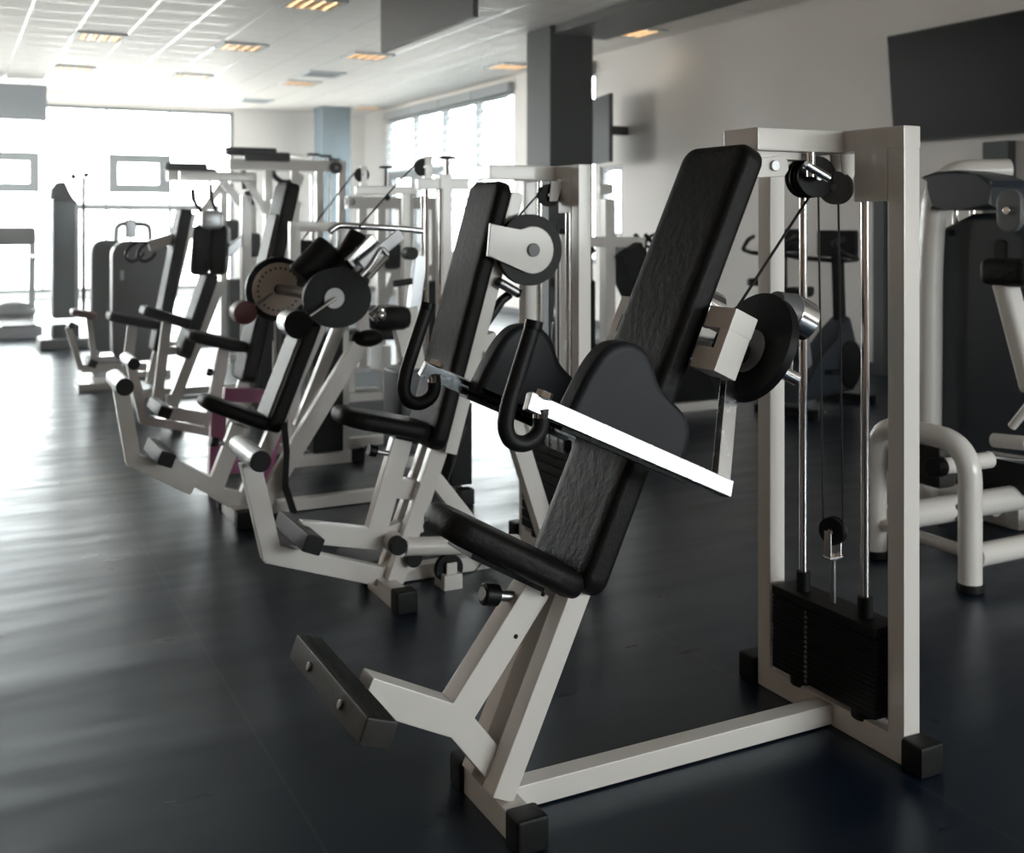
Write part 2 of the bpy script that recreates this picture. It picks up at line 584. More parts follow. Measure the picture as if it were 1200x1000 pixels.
pillar(6.45, 11.6, DARKP, 1).name = 'trim_1'
pillar(6.8, 21.8, BLUEP, 2).name = 'trim_2'
struct(MB().box((6.9, 3.6, RZ - .05), (.8, 16.2, .1), bev=0).done('trim_3', BULK))
struct(MB().box((RX - .05, 7.96, 1.1), (.1, .14, 2.2), bev=0).done('trim_5', DARKP))
struct(MB().box((RX - .05, 6.61, 1.1), (.1, .26, 2.2), bev=0).done('trim_6', DARKP))
struct(MB().box((RX - .02, cyr, .05), (.03, RY1 - RY0, .1), bev=0).done('baseboard_right', DARKP))
struct(MB().box((RX / 2 + 2.7, RY1 - .02, .05), (RX - 5.4, .03, .1), bev=0).done('baseboard_far', DARKP))

# ------------------------------------------------------------------ ceiling fittings
WG = emis('lamp_louver_glow', (1, .78, .5), 3.0)
LOUV = mat('louver_metal', (.7, .6, .5), .25, metal=1)


def ceiling_light(x, y, label, on=True):
    t = thing('ceiling_light', (x, y, RZ), label, 'ceiling light', 'louvred ceiling lights')
    fr = MB()
    for (dx, dy, lx, ly) in ((0, .28, .6, .04), (0, -.28, .6, .04), (.28, 0, .04, .6), (-.28, 0, .04, .6)):
        fr.box((x + dx, y + dy, RZ - .012), (lx, ly, .024), bev=.002)
    fr.done('frame', SLAT, t)
    for k in (-1.5, -.5, .5, 1.5):
        MB().cyl((x + k * .13, y - .25, RZ - .008), (x + k * .13, y + .25, RZ - .008), .008, seg=8).done('lamp_tube', WG, t)
    lv = MB()
    for k in range(1, 4):
        lv.box((x - .26 + k * .13, y, RZ - .012), (.012, .52, .03), bev=0)
    for k in range(1, 8):
        lv.box((x, y - .26 + k * .065, RZ - .012), (.52, .006, .03), bev=0)
    lv.done('louver', LOUV, t)


for (x, y, l) in ((1.72, 14.9, 'glowing louvred ceiling light left of centre, large and warm'), (1.72, 18.2, 'small warm ceiling light behind the large one at left'),
                  (1.72, 21.6, 'faint farthest ceiling light above the blue-grey hanging panel'), (3.52, 11.6, 'ceiling light cut by the top edge left of the dark panel'),
                  (3.52, 14.9, 'warm ceiling light in the middle of the left ceiling'), (3.52, 18.3, 'small ceiling light behind the middle warm one'),
                  (5.32, 14.9, 'warm ceiling light below the dark hanging panel'), (5.32, 18.3, 'dim ceiling light in the centre near the side windows'),
                  (7.6, 14.9, 'ceiling light left of the dark pillar top'), (7.6, 11.5, 'ceiling light between the dark pillar and the white wall'),
                  (7.72, 21.6, 'farthest right ceiling light above the window corner')):
    ceiling_light(x, y, l)
for (x, y, l) in ((5.32, 17.05, 'grey square ceiling vent in the middle of the ceiling'), (5.32, 21.4, 'far grey ceiling vent above the white far wall')):
    t = thing('ceiling_vent', (x, y, RZ), l, 'vent', 'ceiling vents')
    fr = MB()
    for (dx, dy, lx, ly) in ((0, .28, .6, .05), (0, -.28, .6, .05), (.28, 0, .05, .6), (-.28, 0, .05, .6)):
        fr.box((x + dx, y + dy, RZ - .012), (lx, ly, .024), bev=.002)
    fr.done('frame', SLAT, t)
    v_ = MB()
    for k in range(8):
        v_.box((x, y - .22 + k * .063, RZ - .012), (.5, .02, .022), bev=0)
    v_.done('slats', GREYP, t)

# hanging panels
t = thing('hanging_panel', (3.87, 9.37, RZ), 'dark grey board hanging from the ceiling, side on', 'panel')
MB().box((3.895, 9.37, 3.50), (.05, 2.2, .6), bev=.006).done('board', PANELD, t)
for dy in (-.9, .9):
    MB().cyl((3.895, 9.37 + dy, 3.79), (3.895, 9.37 + dy, RZ), .012, seg=8).done('hanger', STEEL, t)
t = thing('hanging_panel', (.8, 20.1, RZ), 'pale blue-grey board hanging from the ceiling at left edge', 'panel')
MB().box((.6, 20.1, 3.50), (1.75, .05, .6), bev=.006).done('board', PANELL, t)
for dx in (-.6, .6):
    MB().cyl((.6 + dx, 20.1, 3.79), (.6 + dx, 20.1, RZ), .012, seg=8).done('hanger', STEEL, t)

# televisions


def tv(c, wdir, ndir, wid, hgt, label, arm_to):
    c, wd, nd = V(c), V(wdir).normalized(), V(ndir).normalized()
    up = nd.cross(wd) if nd.cross(wd).z > 0 else wd.cross(nd)
    t = thing('television', c, label, 'television')
    MB().box(c, (wid, .05, hgt), (wd, nd, up), .008).done('housing', PLAST, t)
    MB().box(c + nd * .027, (wid - .03, .004, hgt - .04), (wd, nd, up), 0).done('screen', SCREEN, t)
    MB().beam(c - nd * .02, arm_to, .08, .12, bev=.004).done('wall_bracket', PLAST, t)


tilt = V((-1, 0, -.085)).normalized()
tv((RX - .17, 6.84, 2.76), (0, 1, 0), tilt, 1.75, 1.02, 'large black wall television high on the right wall', (RX - .006, 6.84, 2.76))
tv((RX - .42, 12.55, 2.73), (V((.25, 1, 0))), (-1, .25, 0), .75, .9, 'black television seen edge-on beside the dark pillar', (RX - .006, 12.6, 2.73))

# ------------------------------------------------------------------ shared machine pieces
YV, ZV, XV = V((0, 1, 0)), V((0, 0, 1)), V((1, 0, 0))


def foot_cap(t, c, sz=(.085, .075, .085)):
    c = V(c)
    MB().box(c, sz, bev=.01).done('foot_cap', RUB, t)


def pulley(t, c, r, ax, wdt=.03, m=RUB):
    c, ax = V(c), V(ax).normalized()
    p = MB()
    p.cyl(c - ax * wdt / 2, c - ax * wdt / 5, r, r * .9, bev=.002)
    p.cyl(c + ax * wdt / 5, c + ax * wdt / 2, r * .9, r, bev=.002)
    p.cyl(c - ax * wdt / 5, c + ax * wdt / 5, r * .88)
    o = p.done('pulley', m, t)
    MB().cyl(c - ax * (wdt / 2 + .012), c + ax * (wdt / 2 + .012), r * .2, seg=14, bev=.002).done('axle_bolt', STEEL, o)
    return o


def text_mesh(s, size, c, ex, ey, m, parent, name='number'):
    cu = bpy.data.curves.new(name, 'FONT')
    cu.body = s
    cu.size = size
    cu.align_x = 'CENTER'; cu.align_y = 'CENTER'
    cu.extrude = .0003
    tmp = bpy.data.objects.new('tmp', cu)
    COL.objects.link(tmp)
    me = bpy.data.meshes.new_from_object(tmp.evaluated_get(bpy.context.evaluated_depsgraph_get()))
    bpy.data.objects.remove(tmp)
    ex, ey = V(ex).normalized(), V(ey).normalized()
    nz = ex.cross(ey)
    off = world_loc(parent) if parent else V((0, 0, 0))
    for v in me.vertices:
        v.co = V(c) + ex * v.co.x + ey * v.co.y + nz * v.co.z - off
    me.materials.append(m)
    o = bpy.data.objects.new(name, me)
    COL.objects.link(o)
    o.parent = parent
    return o


def stack_frame(t, x, y0, y1, H, arm_x, arm_hw, gus, base_x, detail=True, stack_top=.35, yc=None, tw=.06):
    """steel frame holding the weight stack: near post at y0, far post at y1, front faces at x"""
    yc = yc if yc is not None else (y0 + y1) / 2 + .005
    xm = x + tw / 2
    for yy in (y0 + tw / 2, y1 - tw / 2):
        MB().box((xm, yy, (H + .06) / 2), (tw, tw, H - .06)).done('upright', WHITE, t)
    MB().box((xm, (y0 + y1) / 2, .035), (tw, y1 - y0, .07)).done('base_crossbar', WHITE, t)
    for yy in (y0 - .04, y1 + .04):
        foot_cap(t, (xm - .005, yy, .042))
    b_ = MB()
    b_.box((xm, (y0 + y1) / 2, H - .03), (tw + .002, y1 - y0, .06))
    b_.done('top_crossbar', WHITE, t)
    b_ = MB()
    b_.box(((arm_x + x + .02) / 2, yc, H - .031), (x + .02 - arm_x, arm_hw * 2, .062))
    b_.done('top_arm', WHITE, t)
    if gus:
        MB().box((x + .012, (y0 + tw + y0 + gus) / 2, H - .104), (.03, gus - tw, .206), bev=.003).done('gusset_plate', WHITE, t)
    MB().beam((base_x, yc, .035), (x, yc, .035), .06, .06).done('base_bar', WHITE, t)
    # guide rods and stack
    ry = (yc - .13, yc + .13)
    for yy in ry:
        MB().cyl((xm, yy, .08), (xm, yy, H - .05), .0125, seg=18).done('guide_rod', CHROME, t)
    tp = MB().box((xm, yc, stack_top - .012), (.105, .43, .03), bev=.003).done('top_plate', IRON, t)
    for yy in ry:
        MB().cyl((xm, yy, stack_top), (xm, yy, stack_top + .062), .022, seg=18, bev=.002).done('guide_sleeve', RUB, tp)
    n = 15 if detail else 9
    z1, z0 = stack_top - .03, .095
    ph = (z1 - z0) / n
    for k in range(n):
        zc = z1 - ph * (k + .5)
        p = MB()
        wd = .43 if k < n - 2 else .43
        p.box((xm, yc, zc), (.1, wd, ph * .86), bev=.002, seg=1)
        o = p.done('weight_plate', IRON, t)
        if detail:
            text_mesh(str(5 * (k + 1)), .0135, (xm - .0525, yc + .062, zc), (0, -1, 0), (0, 0, 1), NUMW, o)
    for yy in ry:
        MB().cyl((xm, yy, .06), (xm, yy, .097), .04, seg=20, bev=.006).done('rubber_bumper', RUB, t)
    return xm, yc


# ------------------------------------------------------------------ machine 1: the foreground lateral raise machine
def machine1():
    yc = 2.51
    t = thing('lateral_raise_machine', (1.8, yc, 0), 'large white machine in the foreground with tall black backrest and chrome arms', 'exercise machine')
    a = math.radians(24.9)
    u = V((math.sin(a), 0, math.cos(a)))       # up the backrest
    n = V((-math.cos(a), 0, math.sin(a)))      # out of the backrest, towards the user
    xm, ycs = stack_frame(t, 2.34, 2.205, 2.82, 1.765, 2.02, .075, .185, 1.27, yc=2.51)
    # front crossbar and feet
    MB().box((1.235, 2.50, .035), (.065, .26, .07)).done('front_crossbar', WHITE, t)
    for yy in (2.335, 2.665):
        foot_cap(t, (1.235, yy, .042))
    # rails behind the backrest
    p0, p1 = V((1.468, 0, .54)), V((2.000, 0, 1.69))   # rear edge of the backrest pad
    q = p0 - u * ((p0.z - .06) / u.z)                   # down to the base
    for yy in (yc - .062, yc + .062):
        r0 = V((q.x, yy, q.z)) + n * .042
        r1 = V((p1.x, yy, p1.z)) - u * .16 + n * -.035
        # lower part stands forward, under the pad
        MB().beam(V((q.x, yy, .062)) + n * .036, V((p0.x, yy, p0.z)) + n * .036 + u * .002, .06, .062).done('backrest_rail', WHITE, t)
    MB().beam(V((q.x, yc, .062)) + n * .012 + u * .04, V((p0.x, yc, p0.z)) + n * .016 - u * .01, .07, .01, bev=.001).done('rail_web', WHITE, t)
    MB().beam(V((p0.x, yc, p0.z)) - n * .018 + u * .01, V((p1.x, yc, p1.z)) - n * .018 - u * .05, .05, .034).done('backrest_spine', WHITE, t)
    # bracket from the rails to the top arm
    pb = V((1.955, yc - .05, 1.655))
    MB().prism([(1.985, yc - .05, 1.675), (1.985, yc - .05, 1.622), (2.135, yc - .05, 1.63), (2.15, yc - .05, 1.65), (2.147, yc - .05, 1.675), (2.13, yc - .05, 1.69)], (0, .012, 0)).done('top_bracket', WHITE, t)
    MB().cyl((2.095, yc - .065, 1.66), (2.095, yc - .02, 1.66), .016, seg=12, bev=.002).done('bolt', STEEL, t)
    MB().box((2.13, yc, 1.69), (.2, .10, .02), bev=.002).done('mounting_plate', WHITE, t)
    # backrest
    c = (p0 + p1) / 2 + n * .037
    c.y = yc
    b_ = MB().pad(c, u, YV, (p1 - p0).length, .30, .074, rc=.05, bev=.022)
    b_.done('backrest', VINYL, t)
    # seat
    s0, s1 = V((1.09, yc, .80)), V((1.435, yc, .605))
    sd = (s1 - s0).normalized()
    su = V((-sd.z, 0, sd.x))
    outl = []
    L = (s1 - s0).length
    for (aa, bb) in ((0, .04), (.008, .08), (.03, .108), (.07, .122), (.16, .135), (.28, .148), (L - .06, .15), (L - .012, .14), (L, .10)):
        outl.append((aa, bb))
    pts = [s0 + sd * aa + YV * bb + su * -.035 for aa, bb in outl] + [s0 + sd * aa - YV * bb + su * -.035 for aa, bb in outl[::-1]]
    MB().soft(smooth_outline(pts, 3), su * .066, .026).done('seat', VINYL, t)
    MB().beam(s0 + sd * .1 - su * .078, s0 + sd * .33 - su * .078, .14, .012, bev=.002).done('seat_plate', PLAST, t)
    # seat post, footrest arm, brace: meet at J
    J = V((1.115, yc, .272))
    top = V((1.362, yc, .60)) - V((0, 0, .03))
    MB().beam(J + V((-.02, 0, -.03)), V((1.345, yc, .56)) + u * .0, .07, .078).done('seat_post', WHITE, t)
    MB().beam(V((1.335, yc, .545)), V((1.352, yc, .585)), .052, .062).done('seat_slide', WHITE, t)
    MB().beam(J + V((.03, 0, -.02)), V((.88, yc, .382)), .07, .078).done('footrest_arm', WHITE, t)
    MB().beam(J + V((-.01, 0, .01)), V((1.255, yc, .09)), .07, .072).done('brace', WHITE, t)
    for (sx_, sz_) in ((.62, 1.0), (.36, .55)):
        p = J + (V((1.352, yc, .56)) - J) * (.95 if sz_ == 1.0 else .62)
        MB().cyl((p.x + .015, yc - .037, p.z), (p.x + .015, yc - .03, p.z), .006, seg=10).done('bolt', PLAST, t)
    kb = V((1.262, yc, .545))
    kd = V((-.83, 0, .2)).normalized()
    k = MB().cyl(kb + kd * .02, kb + kd * .062, .028, seg=20, bev=.004).done('adjustment_knob', PLAST, t)
    MB().cyl(kb - kd * .03, kb + kd * .032, .014, seg=14).done('knob_stem', STEEL, k)
    MB().cyl(kb + kd * .06, kb + kd * .066, .018, seg=14).done('knob_cap', HUBG, k)
    MB().cyl((1.43, yc - .06, .56), (1.405, yc - .06, .515), .012, seg=12, bev=.002).done('pin', CHROME, t)
    # footrest block
    fa = V((-.93, 0, .33)).normalized()     # the outward face
    fb = V((fa.z, 0, -fa.x)); fb = fb if fb.z > 0 else -fb
    fc = V((.824, yc, .396))
    fr = MB().box(fc, (.075, .54, .062), (fa, YV, fb), .006).done('footrest', TREAD, t)
    rb = MB()
    for k in range(7):
        rb.box(fc + fb * .032 + fa * (-.027 + k * .009), (.004, .53, .004), (fa, YV, fb), 0)
    rb.done('tread_rib', RUB, fr)
    for dy in (-.12, .12):
        MB().cyl(fc + fa * .036 + YV * dy, fc + fa * .044 + YV * dy, .011, seg=16, bev=.003).done('bolt', STEEL, fr)
    # lateral arms, mirrored
    d = -n                                    # along the pivot axis, backwards and down
    for sgn in (-1, 1):
        def W(x, off, z):
            return V((x, yc + sgn * off, z))
        lean = math.radians(14)
        side = (YV * sgn)                      # outward
        # bar: outward face leans up
        s_out = (side * math.cos(lean) + u * math.sin(lean)).normalized()
        E = W(1.165, .31, 1.095)
        El = W(1.735, .31, .832)
        bar = MB().beam(E, El, .022, .040, side=s_out, bev=.002)
        P = W(1.825, .20, 1.10)
        arm = bar.done('arm_bar', CHROMEW, t, 'near chrome arm' if sgn < 0 else 'far chrome arm in shade')
        MB().beam(El + d * -.024 - u * .02, P, .022, .042, side=s_out, bev=.002).done('arm_link', CHROMEW, t)
        MB().cyl(E + d * .035 + u * .02, E + d * .035 + u * .036, .02, seg=6, bev=.002).done('bolt', CHROME, arm)
        # handle
        hp = [W(1.20, .31, 1.075), W(1.20, .31, 1.03), W(1.185, .31, 1.008), W(1.155, .31, .996), W(1.12, .31, 1.008), W(1.107, .31, 1.04),
              W(1.117, .31, 1.09), W(1.182, .31, 1.272)]
        hd = MB().tube(fillet(hp, .02, 4), .019, seg=18).done('handle', RUB, t)
        MB().cyl(hp[-1] - V((.0045, 0, .016)), hp[-1] + V((.001, 0, .004)), .021, seg=18, bev=.002).done('end_collar', PLAST, hd)
        MB().cyl(hp[0] - V((0, 0, .02)), hp[0] + V((0, 0, .0)), .019, seg=18).done('clamp', CHROME, hd)
        # pad
        outl = [(.135, -.01), (.138, .07), (.15, .14), (.17, .185), (.2, .21), (.235, .22), (.27, .215), (.305, .195), (.345, .155),
                (.39, .135), (.44, .118), (.475, .09), (.49, .05), (.485, -.01), (.45, -.02), (.17, -.02)]
        pts = [E + d * aa + u * (bb + .012) - side * .062 for aa, bb in outl]
        MB().soft(smooth_outline(pts, 3), YV * .075, .018, cin=.003, crown=.001).done('arm_pad', VINYLN, t)
        MB().beam(E + d * .14 - side * .02 - u * .022, E + d * .49 - side * .02 - u * .022, .05, .012, bev=.001).done('pad_plate', PLAST, t)
        # pivot block with a slot
        bc = W(1.79, .215, 1.185)
        blk = MB()
        bw, bh, bd = .105, .17, .075
        e1, e2, e3 = YV, u, d
        blk.box(bc + e2 * (bh / 2 - .028), (bw, .056, bd), (e1, e2, e3), .003)
        blk.box(bc - e2 * (bh / 2 - .03), (bw, .06, bd), (e1, e2, e3), .003)
        blk.box(bc + side * (bw / 2 - .018), (.036, bh, bd), (e1, e2, e3), .003)
        blk.done('pivot_block', WHITE, t)
        MB().cyl(bc - e3 * .0, bc + e3 * .02, .022, seg=16).done('pivot_pin', PLAST, t)
        # the hub, cam disc and counterweight behind
        ax0 = W(1.835, .2, 1.165)
        MB().cyl(ax0 + d * .0, ax0 + d * .07, .03, seg=24, bev=.004).done('hub', RUB, t)
        dc = W(1.885, .215, 1.155)
        ds = MB()
        ring = []
        for k in range(40):
            th_ = 2 * math.pi * k / 40
            r_ = .150 + .016 * math.cos(th_ - 1.2)
            ring.append(dc + YV * (r_ * math.cos(th_)) + u * (r_ * math.sin(th_)))
        cam_ = ds.prism(ring, d * .026, .006, 2).done('cam_disc', PLAST, t)
        MB().cyl(dc - d * .017, dc - d * .012, .06, seg=28).done('cam_boss', HUBG, cam_)
        cw = W(2.06, .20, 1.235)
        MB().cyl(cw - d * .10, cw - d * .045, .04, .056, seg=28).done('counterweight_neck', SHROUD, t)
        MB().cyl(cw - d * .045, cw + d * .02, .058, seg=32, bev=.004).done('counterweight', CHROME, t)
        lv = W(2.00, .225, 1.09)
        MB().cyl(lv - d * .035, lv + d * .03, .018, seg=18, bev=.002).done('stop_bolt', CHROME, t)
        MB().cyl(lv + d * .005, lv + d * .01 + V((0, 0, .1)), .008, seg=10).done('stop_rod', CHROME, t)
        # cable from the cam up to the pulley
        if sgn < 0:
            MB().tube([dc + YV * .16 + u * .10 + d * .02, V((2.285, yc, 1.585))], .0045, seg=8).done('cable', CABLE, t)
        MB().beam(V((1.93, yc, 1.13)), W(1.93, .2, 1.13), .05, .05, side=u).done('shoulder_tube', WHITE, t)
    # top pulleys
    for (cc, ax_, r_) in ((V((2.27, yc - .03, 1.632)), V((.25, 1, 0)), .062), (V((2.30, yc + .04, 1.632)), V((.25, 1, 0)), .062)):
        pulley(t, cc, r_, ax_, .034)
    pulley(t, V((xm - .04, yc - .055, 1.60)), .05, (1, .5, 0), .03, SHROUD)
    MB().cyl((2.215, yc - .075, 1.70), (2.215, yc - .075, 1.63), .013, seg=14).done('pulley_post', CHROME, t)
    MB().cyl((2.185, yc - .085, 1.665), (2.26, yc - .10, 1.625), .013, seg=14, bev=.002).done('pulley_pin', CHROME, t)
    for dy in (-.012, .03):
        MB().prism([(2.33, yc - .06 + dy, 1.70), (2.41, yc - .06 + dy, 1.70), (2.365, yc - .06 + dy, 1.60), (2.34, yc - .06 + dy, 1.60)], (0, .005, 0), .001).done('pulley_bracket', WHITE, t)
    # stack pulley, hanger and its cables
    sp = V((xm, yc, .57))
    pulley(t, sp, .042, (1, .35, 0), .026)
    MB().beam(sp - V((.02, 0, 0)), sp + V((-.02, 0, -.075)), .028, .006, side=YV, bev=.002).done('yoke', CHROME, t)
    MB().beam(sp + V((.02, 0, 0)), sp + V((.02, 0, -.075)), .028, .006, side=YV, bev=.002).done('yoke', CHROME, t)
    MB().box(sp + V((0, 0, -.08)), (.05, .034, .008), bev=.002).done('yoke', CHROME, t)
    MB().cyl(sp + V((0, 0, -.08)), (xm, yc, .34), .009, seg=12).done('lifting_bolt', STEEL, t)
    for dy in (-.042, .042):
        MB().tube([(xm, yc + dy, .57), (xm - .02, yc + dy, 1.60)], .0032, seg=8).done('cable', CABLE, t)


machine1()


# ------------------------------------------------------------------ generic pieces for the row, in a plane Y = yc
def pad_between(t, p, q, width, th, name='backrest', m=VINYL, rc=.04, bev=.02, front=1):
    p, q = V(p), V(q)
    d = (q - p).normalized()
    c = (p + q) / 2
    return MB().pad(c, d, YV, (q - p).length, width, th, rc=rc, bev=bev).done(name, m, t)


def roller(t, p, q, r, m=STEEL, name='roller'):
    p, q = V(p), V(q)
    d = (q - p).normalized()
    o = MB().cyl(p, q, r, seg=24, bev=.003).done(name, m, t)
    MB().cyl(p - d * .012, p + d * .004, r * .96, seg=24, bev=.003).done('end_cap', RUB, o)
    MB().cyl(q - d * .004, q + d * .012, r * .96, seg=24, bev=.003).done('end_cap', RUB, o)
    return o


def tread(t, c, tilt_deg, half, dpt=.075, hgt=.065):
    a = math.radians(tilt_deg)
    fa = V((-math.cos(a), 0, -math.sin(a)))
    fb = V((-math.sin(a), 0, math.cos(a)))
    c = V(c)
    fr = MB().box(c, (dpt, half * 2, hgt), (fa, YV, fb), .006).done('footrest', RUB, t)
    rb = MB()
    for k in range(6):
        rb.box(c + fb * (hgt / 2 + .001) + fa * (-.02 + k * .008), (.004, half * 2 - .01, .004), (fa, YV, fb), 0)
    rb.done('tread_rib', TREAD, fr)


def knob(t, p, d=(-.95, 0, .25), r=.024):
    p, d = V(p), V(d).normalized()
    k = MB().cyl(p + d * .03, p + d * .065, r, seg=18, bev=.004).done('adjustment_knob', PLAST, t)
    MB().cyl(p - d * .02, p + d * .032, .011, seg=12).done('knob_stem', STEEL, k)


def machine2():
    yc = 4.2
    A = lambda u, v: at(u, v, yc)
    t = thing('leg_machine', (A(465, 700).x + .4, yc, 0), 'white leg machine behind the foreground one, black cam disc beside its backrest', 'exercise machine')
    xm, _ = stack_frame(t, 2.38, 4.03, 4.58, 1.745, 2.06, .07, .17, 1.62, detail=False, stack_top=.50, yc=4.30)
    x0 = 1.56
    MB().box((x0, yc - .06, .035), (.065, .30, .07)).done('front_crossbar', WHITE, t)
    for yy in (yc - .24, yc + .12):
        foot_cap(t, (x0, yy, .042))
    ps, pt = A(497, 522), A(577, 214)
    pad_between(t, ps, pt, .31, .07, rc=.06, bev=.025)
    d = (pt - ps).normalized()
    back = V((d.z, 0, -d.x))
    for dy in (-.05, .05):
        MB().beam(V((x0 + .03, yc + dy, .06)), ps + back * .05 + YV * dy + d * .1, .045, .07).done('backrest_rail', WHITE, t)
        MB().beam(ps + back * .068 + YV * dy * 1.9, pt + back * .068 + YV * dy * 1.9 - d * .03, .06, .055).done('backrest_rail', WHITE, t)
    MB().beam(pt + back * .058 - d * .14, V((2.12, yc + .05, 1.66)), .05, .05).done('top_bracket', WHITE, t)
    s0, s1 = A(393, 485), A(502, 505)
    pad_between(t, s0, s1, .27, .065, 'seat', rc=.1, bev=.028)
    # seat post, link, foot arm
    jp = A(437, 632)
    MB().beam(jp, A(470, 515), .05, .085).done('seat_post', WHITE, t)
    MB().beam(A(474, 517), A(477, 506), .04, .1).done('seat_slide', PLAST, t)
    MB().beam(A(455, 570), A(500, 575), .05, .08).done('link_bar', WHITE, t)
    MB().beam(A(350, 622), jp + V((.02, 0, .0)), .05, .08).done('footrest_arm', WHITE, t)
    MB().beam(jp, A(492, 612), .05, .07).done('link_bar', WHITE, t)
    knob(t, A(448, 530) + V((0, -.01, 0)))
    tread(t, A(350, 624), -22, .2)
    # lever with its roller
    yl = yc
    L0, L1, L2 = A(292, 540), A(318, 652), A(452, 676)
    lv = MB()
    lv.beam(L0, L1 + V((0, 0, -.0)), .055, .075)
    lv.beam(L1 + V((-.02, 0, .02)), L2, .055, .075)
    lv.beam(L2 + V((-.03, 0, .0)), A(480, 655), .055, .075)
    lv.done('lever', WHITE, t)
    roller(t, L0 + YV * .17 + V((0, 0, .03)), L0 - YV * .17 + V((0, 0, .03)), .04)
    MB().cyl(at(474, 641, yc - .1), at(606, 637, yc - .1), .037, seg=20).done('lever_tube', WHITE, t)
    MB().cyl(at(468, 641, yc - .15), at(468, 641, yc - .15) + YV * .04, .036, seg=22, bev=.004).done('pivot_cap', RUB, t)
    MB().cyl(at(486, 656, yc - .12), at(486, 656, yc - .12) + YV * .04, .034, seg=22, bev=.004).done('pivot_cap', RUB, t)
    MB().cyl(at(470, 641, yc - .12), at(470, 641, yc - .12) + YV * .14, .042, seg=22).done('pivot_boss', WHITE, t)
    # low cable wheel
    wc = A(520, 662) - YV * .05
    pulley(t, wc, .06, YV, .03)
    for dy in (-.03, .03):
        MB().beam(wc + V((0, dy, .03)), V((wc.x, wc.y + dy, .03)), .01, .045, bev=.002).done('wheel_bracket', WHITE, t)
    MB().box((wc.x, wc.y, .03), (.08, .1, .06)).done('bracket_foot', WHITE, t)
    MB().tube([wc + V((.0, 0, -.055)), wc + V((.12, 0, -.03)), wc + V((.2, 0, .05))], .004, seg=8).done('cable', CABLE, t)
    # struts behind
    MB().beam(A(508, 560), V((2.1, yc, .04)), .05, .06).done('rear_strut', WHITE, t)
    MB().beam(A(568, 392), V((2.34, yc + .02, .10)), .06, .075).done('rear_strut', WHITE, t)
    # the disc
    dn = at(622, 293, yc - .19)
    MB().cyl(dn + YV * .0, dn + YV * .035, .148, seg=44, bev=.008).done('cam_disc', PLAST, t)
    ppt = at(574, 262, yc - .2), at(571, 300, yc - .2)
    ring = [ppt[0]]
    for k in range(17):
        th_ = math.radians(125 - k * 15.6)
        ring.append(V((dn.x + .098 * math.cos(th_), yc - .2, dn.z + .098 * math.sin(th_))))
    ring.append(ppt[1])
    pl = MB().prism(ring, YV * .02, .003).done('link_plate', WHITE, t)
    MB().cyl(dn - YV * .03, dn, .028, seg=20, bev=.003).done('hub', SHROUD, pl)
    MB().cyl(dn, dn + YV * .4, .03, seg=16).done('axle', STEEL, t)
    rr = at(595, 337, yc - .15)
    roller(t, at(585, 331, yc - .15), at(606, 343, yc - .15), .02)
    MB().tube([at(597, 345, yc - .1), at(588, 352, yc - .1), at(566, 384, yc - .1)], .02, seg=10).done('strap_arm', PLAST, t)
    MB().tube([at(600, 262, yc - .17), at(636, 222, yc - .05)], .004, seg=8).done('cable', CABLE, t)
    pulley(t, at(643, 229, yc), .05, (.25, 1, 0), .03)
    MB().prism([at(646, 212, yc - .03), at(660, 212, yc - .03), at(653, 236, yc - .03), at(644, 236, yc - .03)], YV * .006, .001).done('pulley_bracket', WHITE, t)
    for dy in (-.04, .04):
        MB().tube([(xm, 4.3 + dy, .5), (xm, 4.3 + dy, 1.66)], .004, seg=6).done('cable', CABLE, t)
    MB().tube([A(546, 500), A(519, 582)], .0045, seg=6).done('cable', CABLE, t)


machine2()


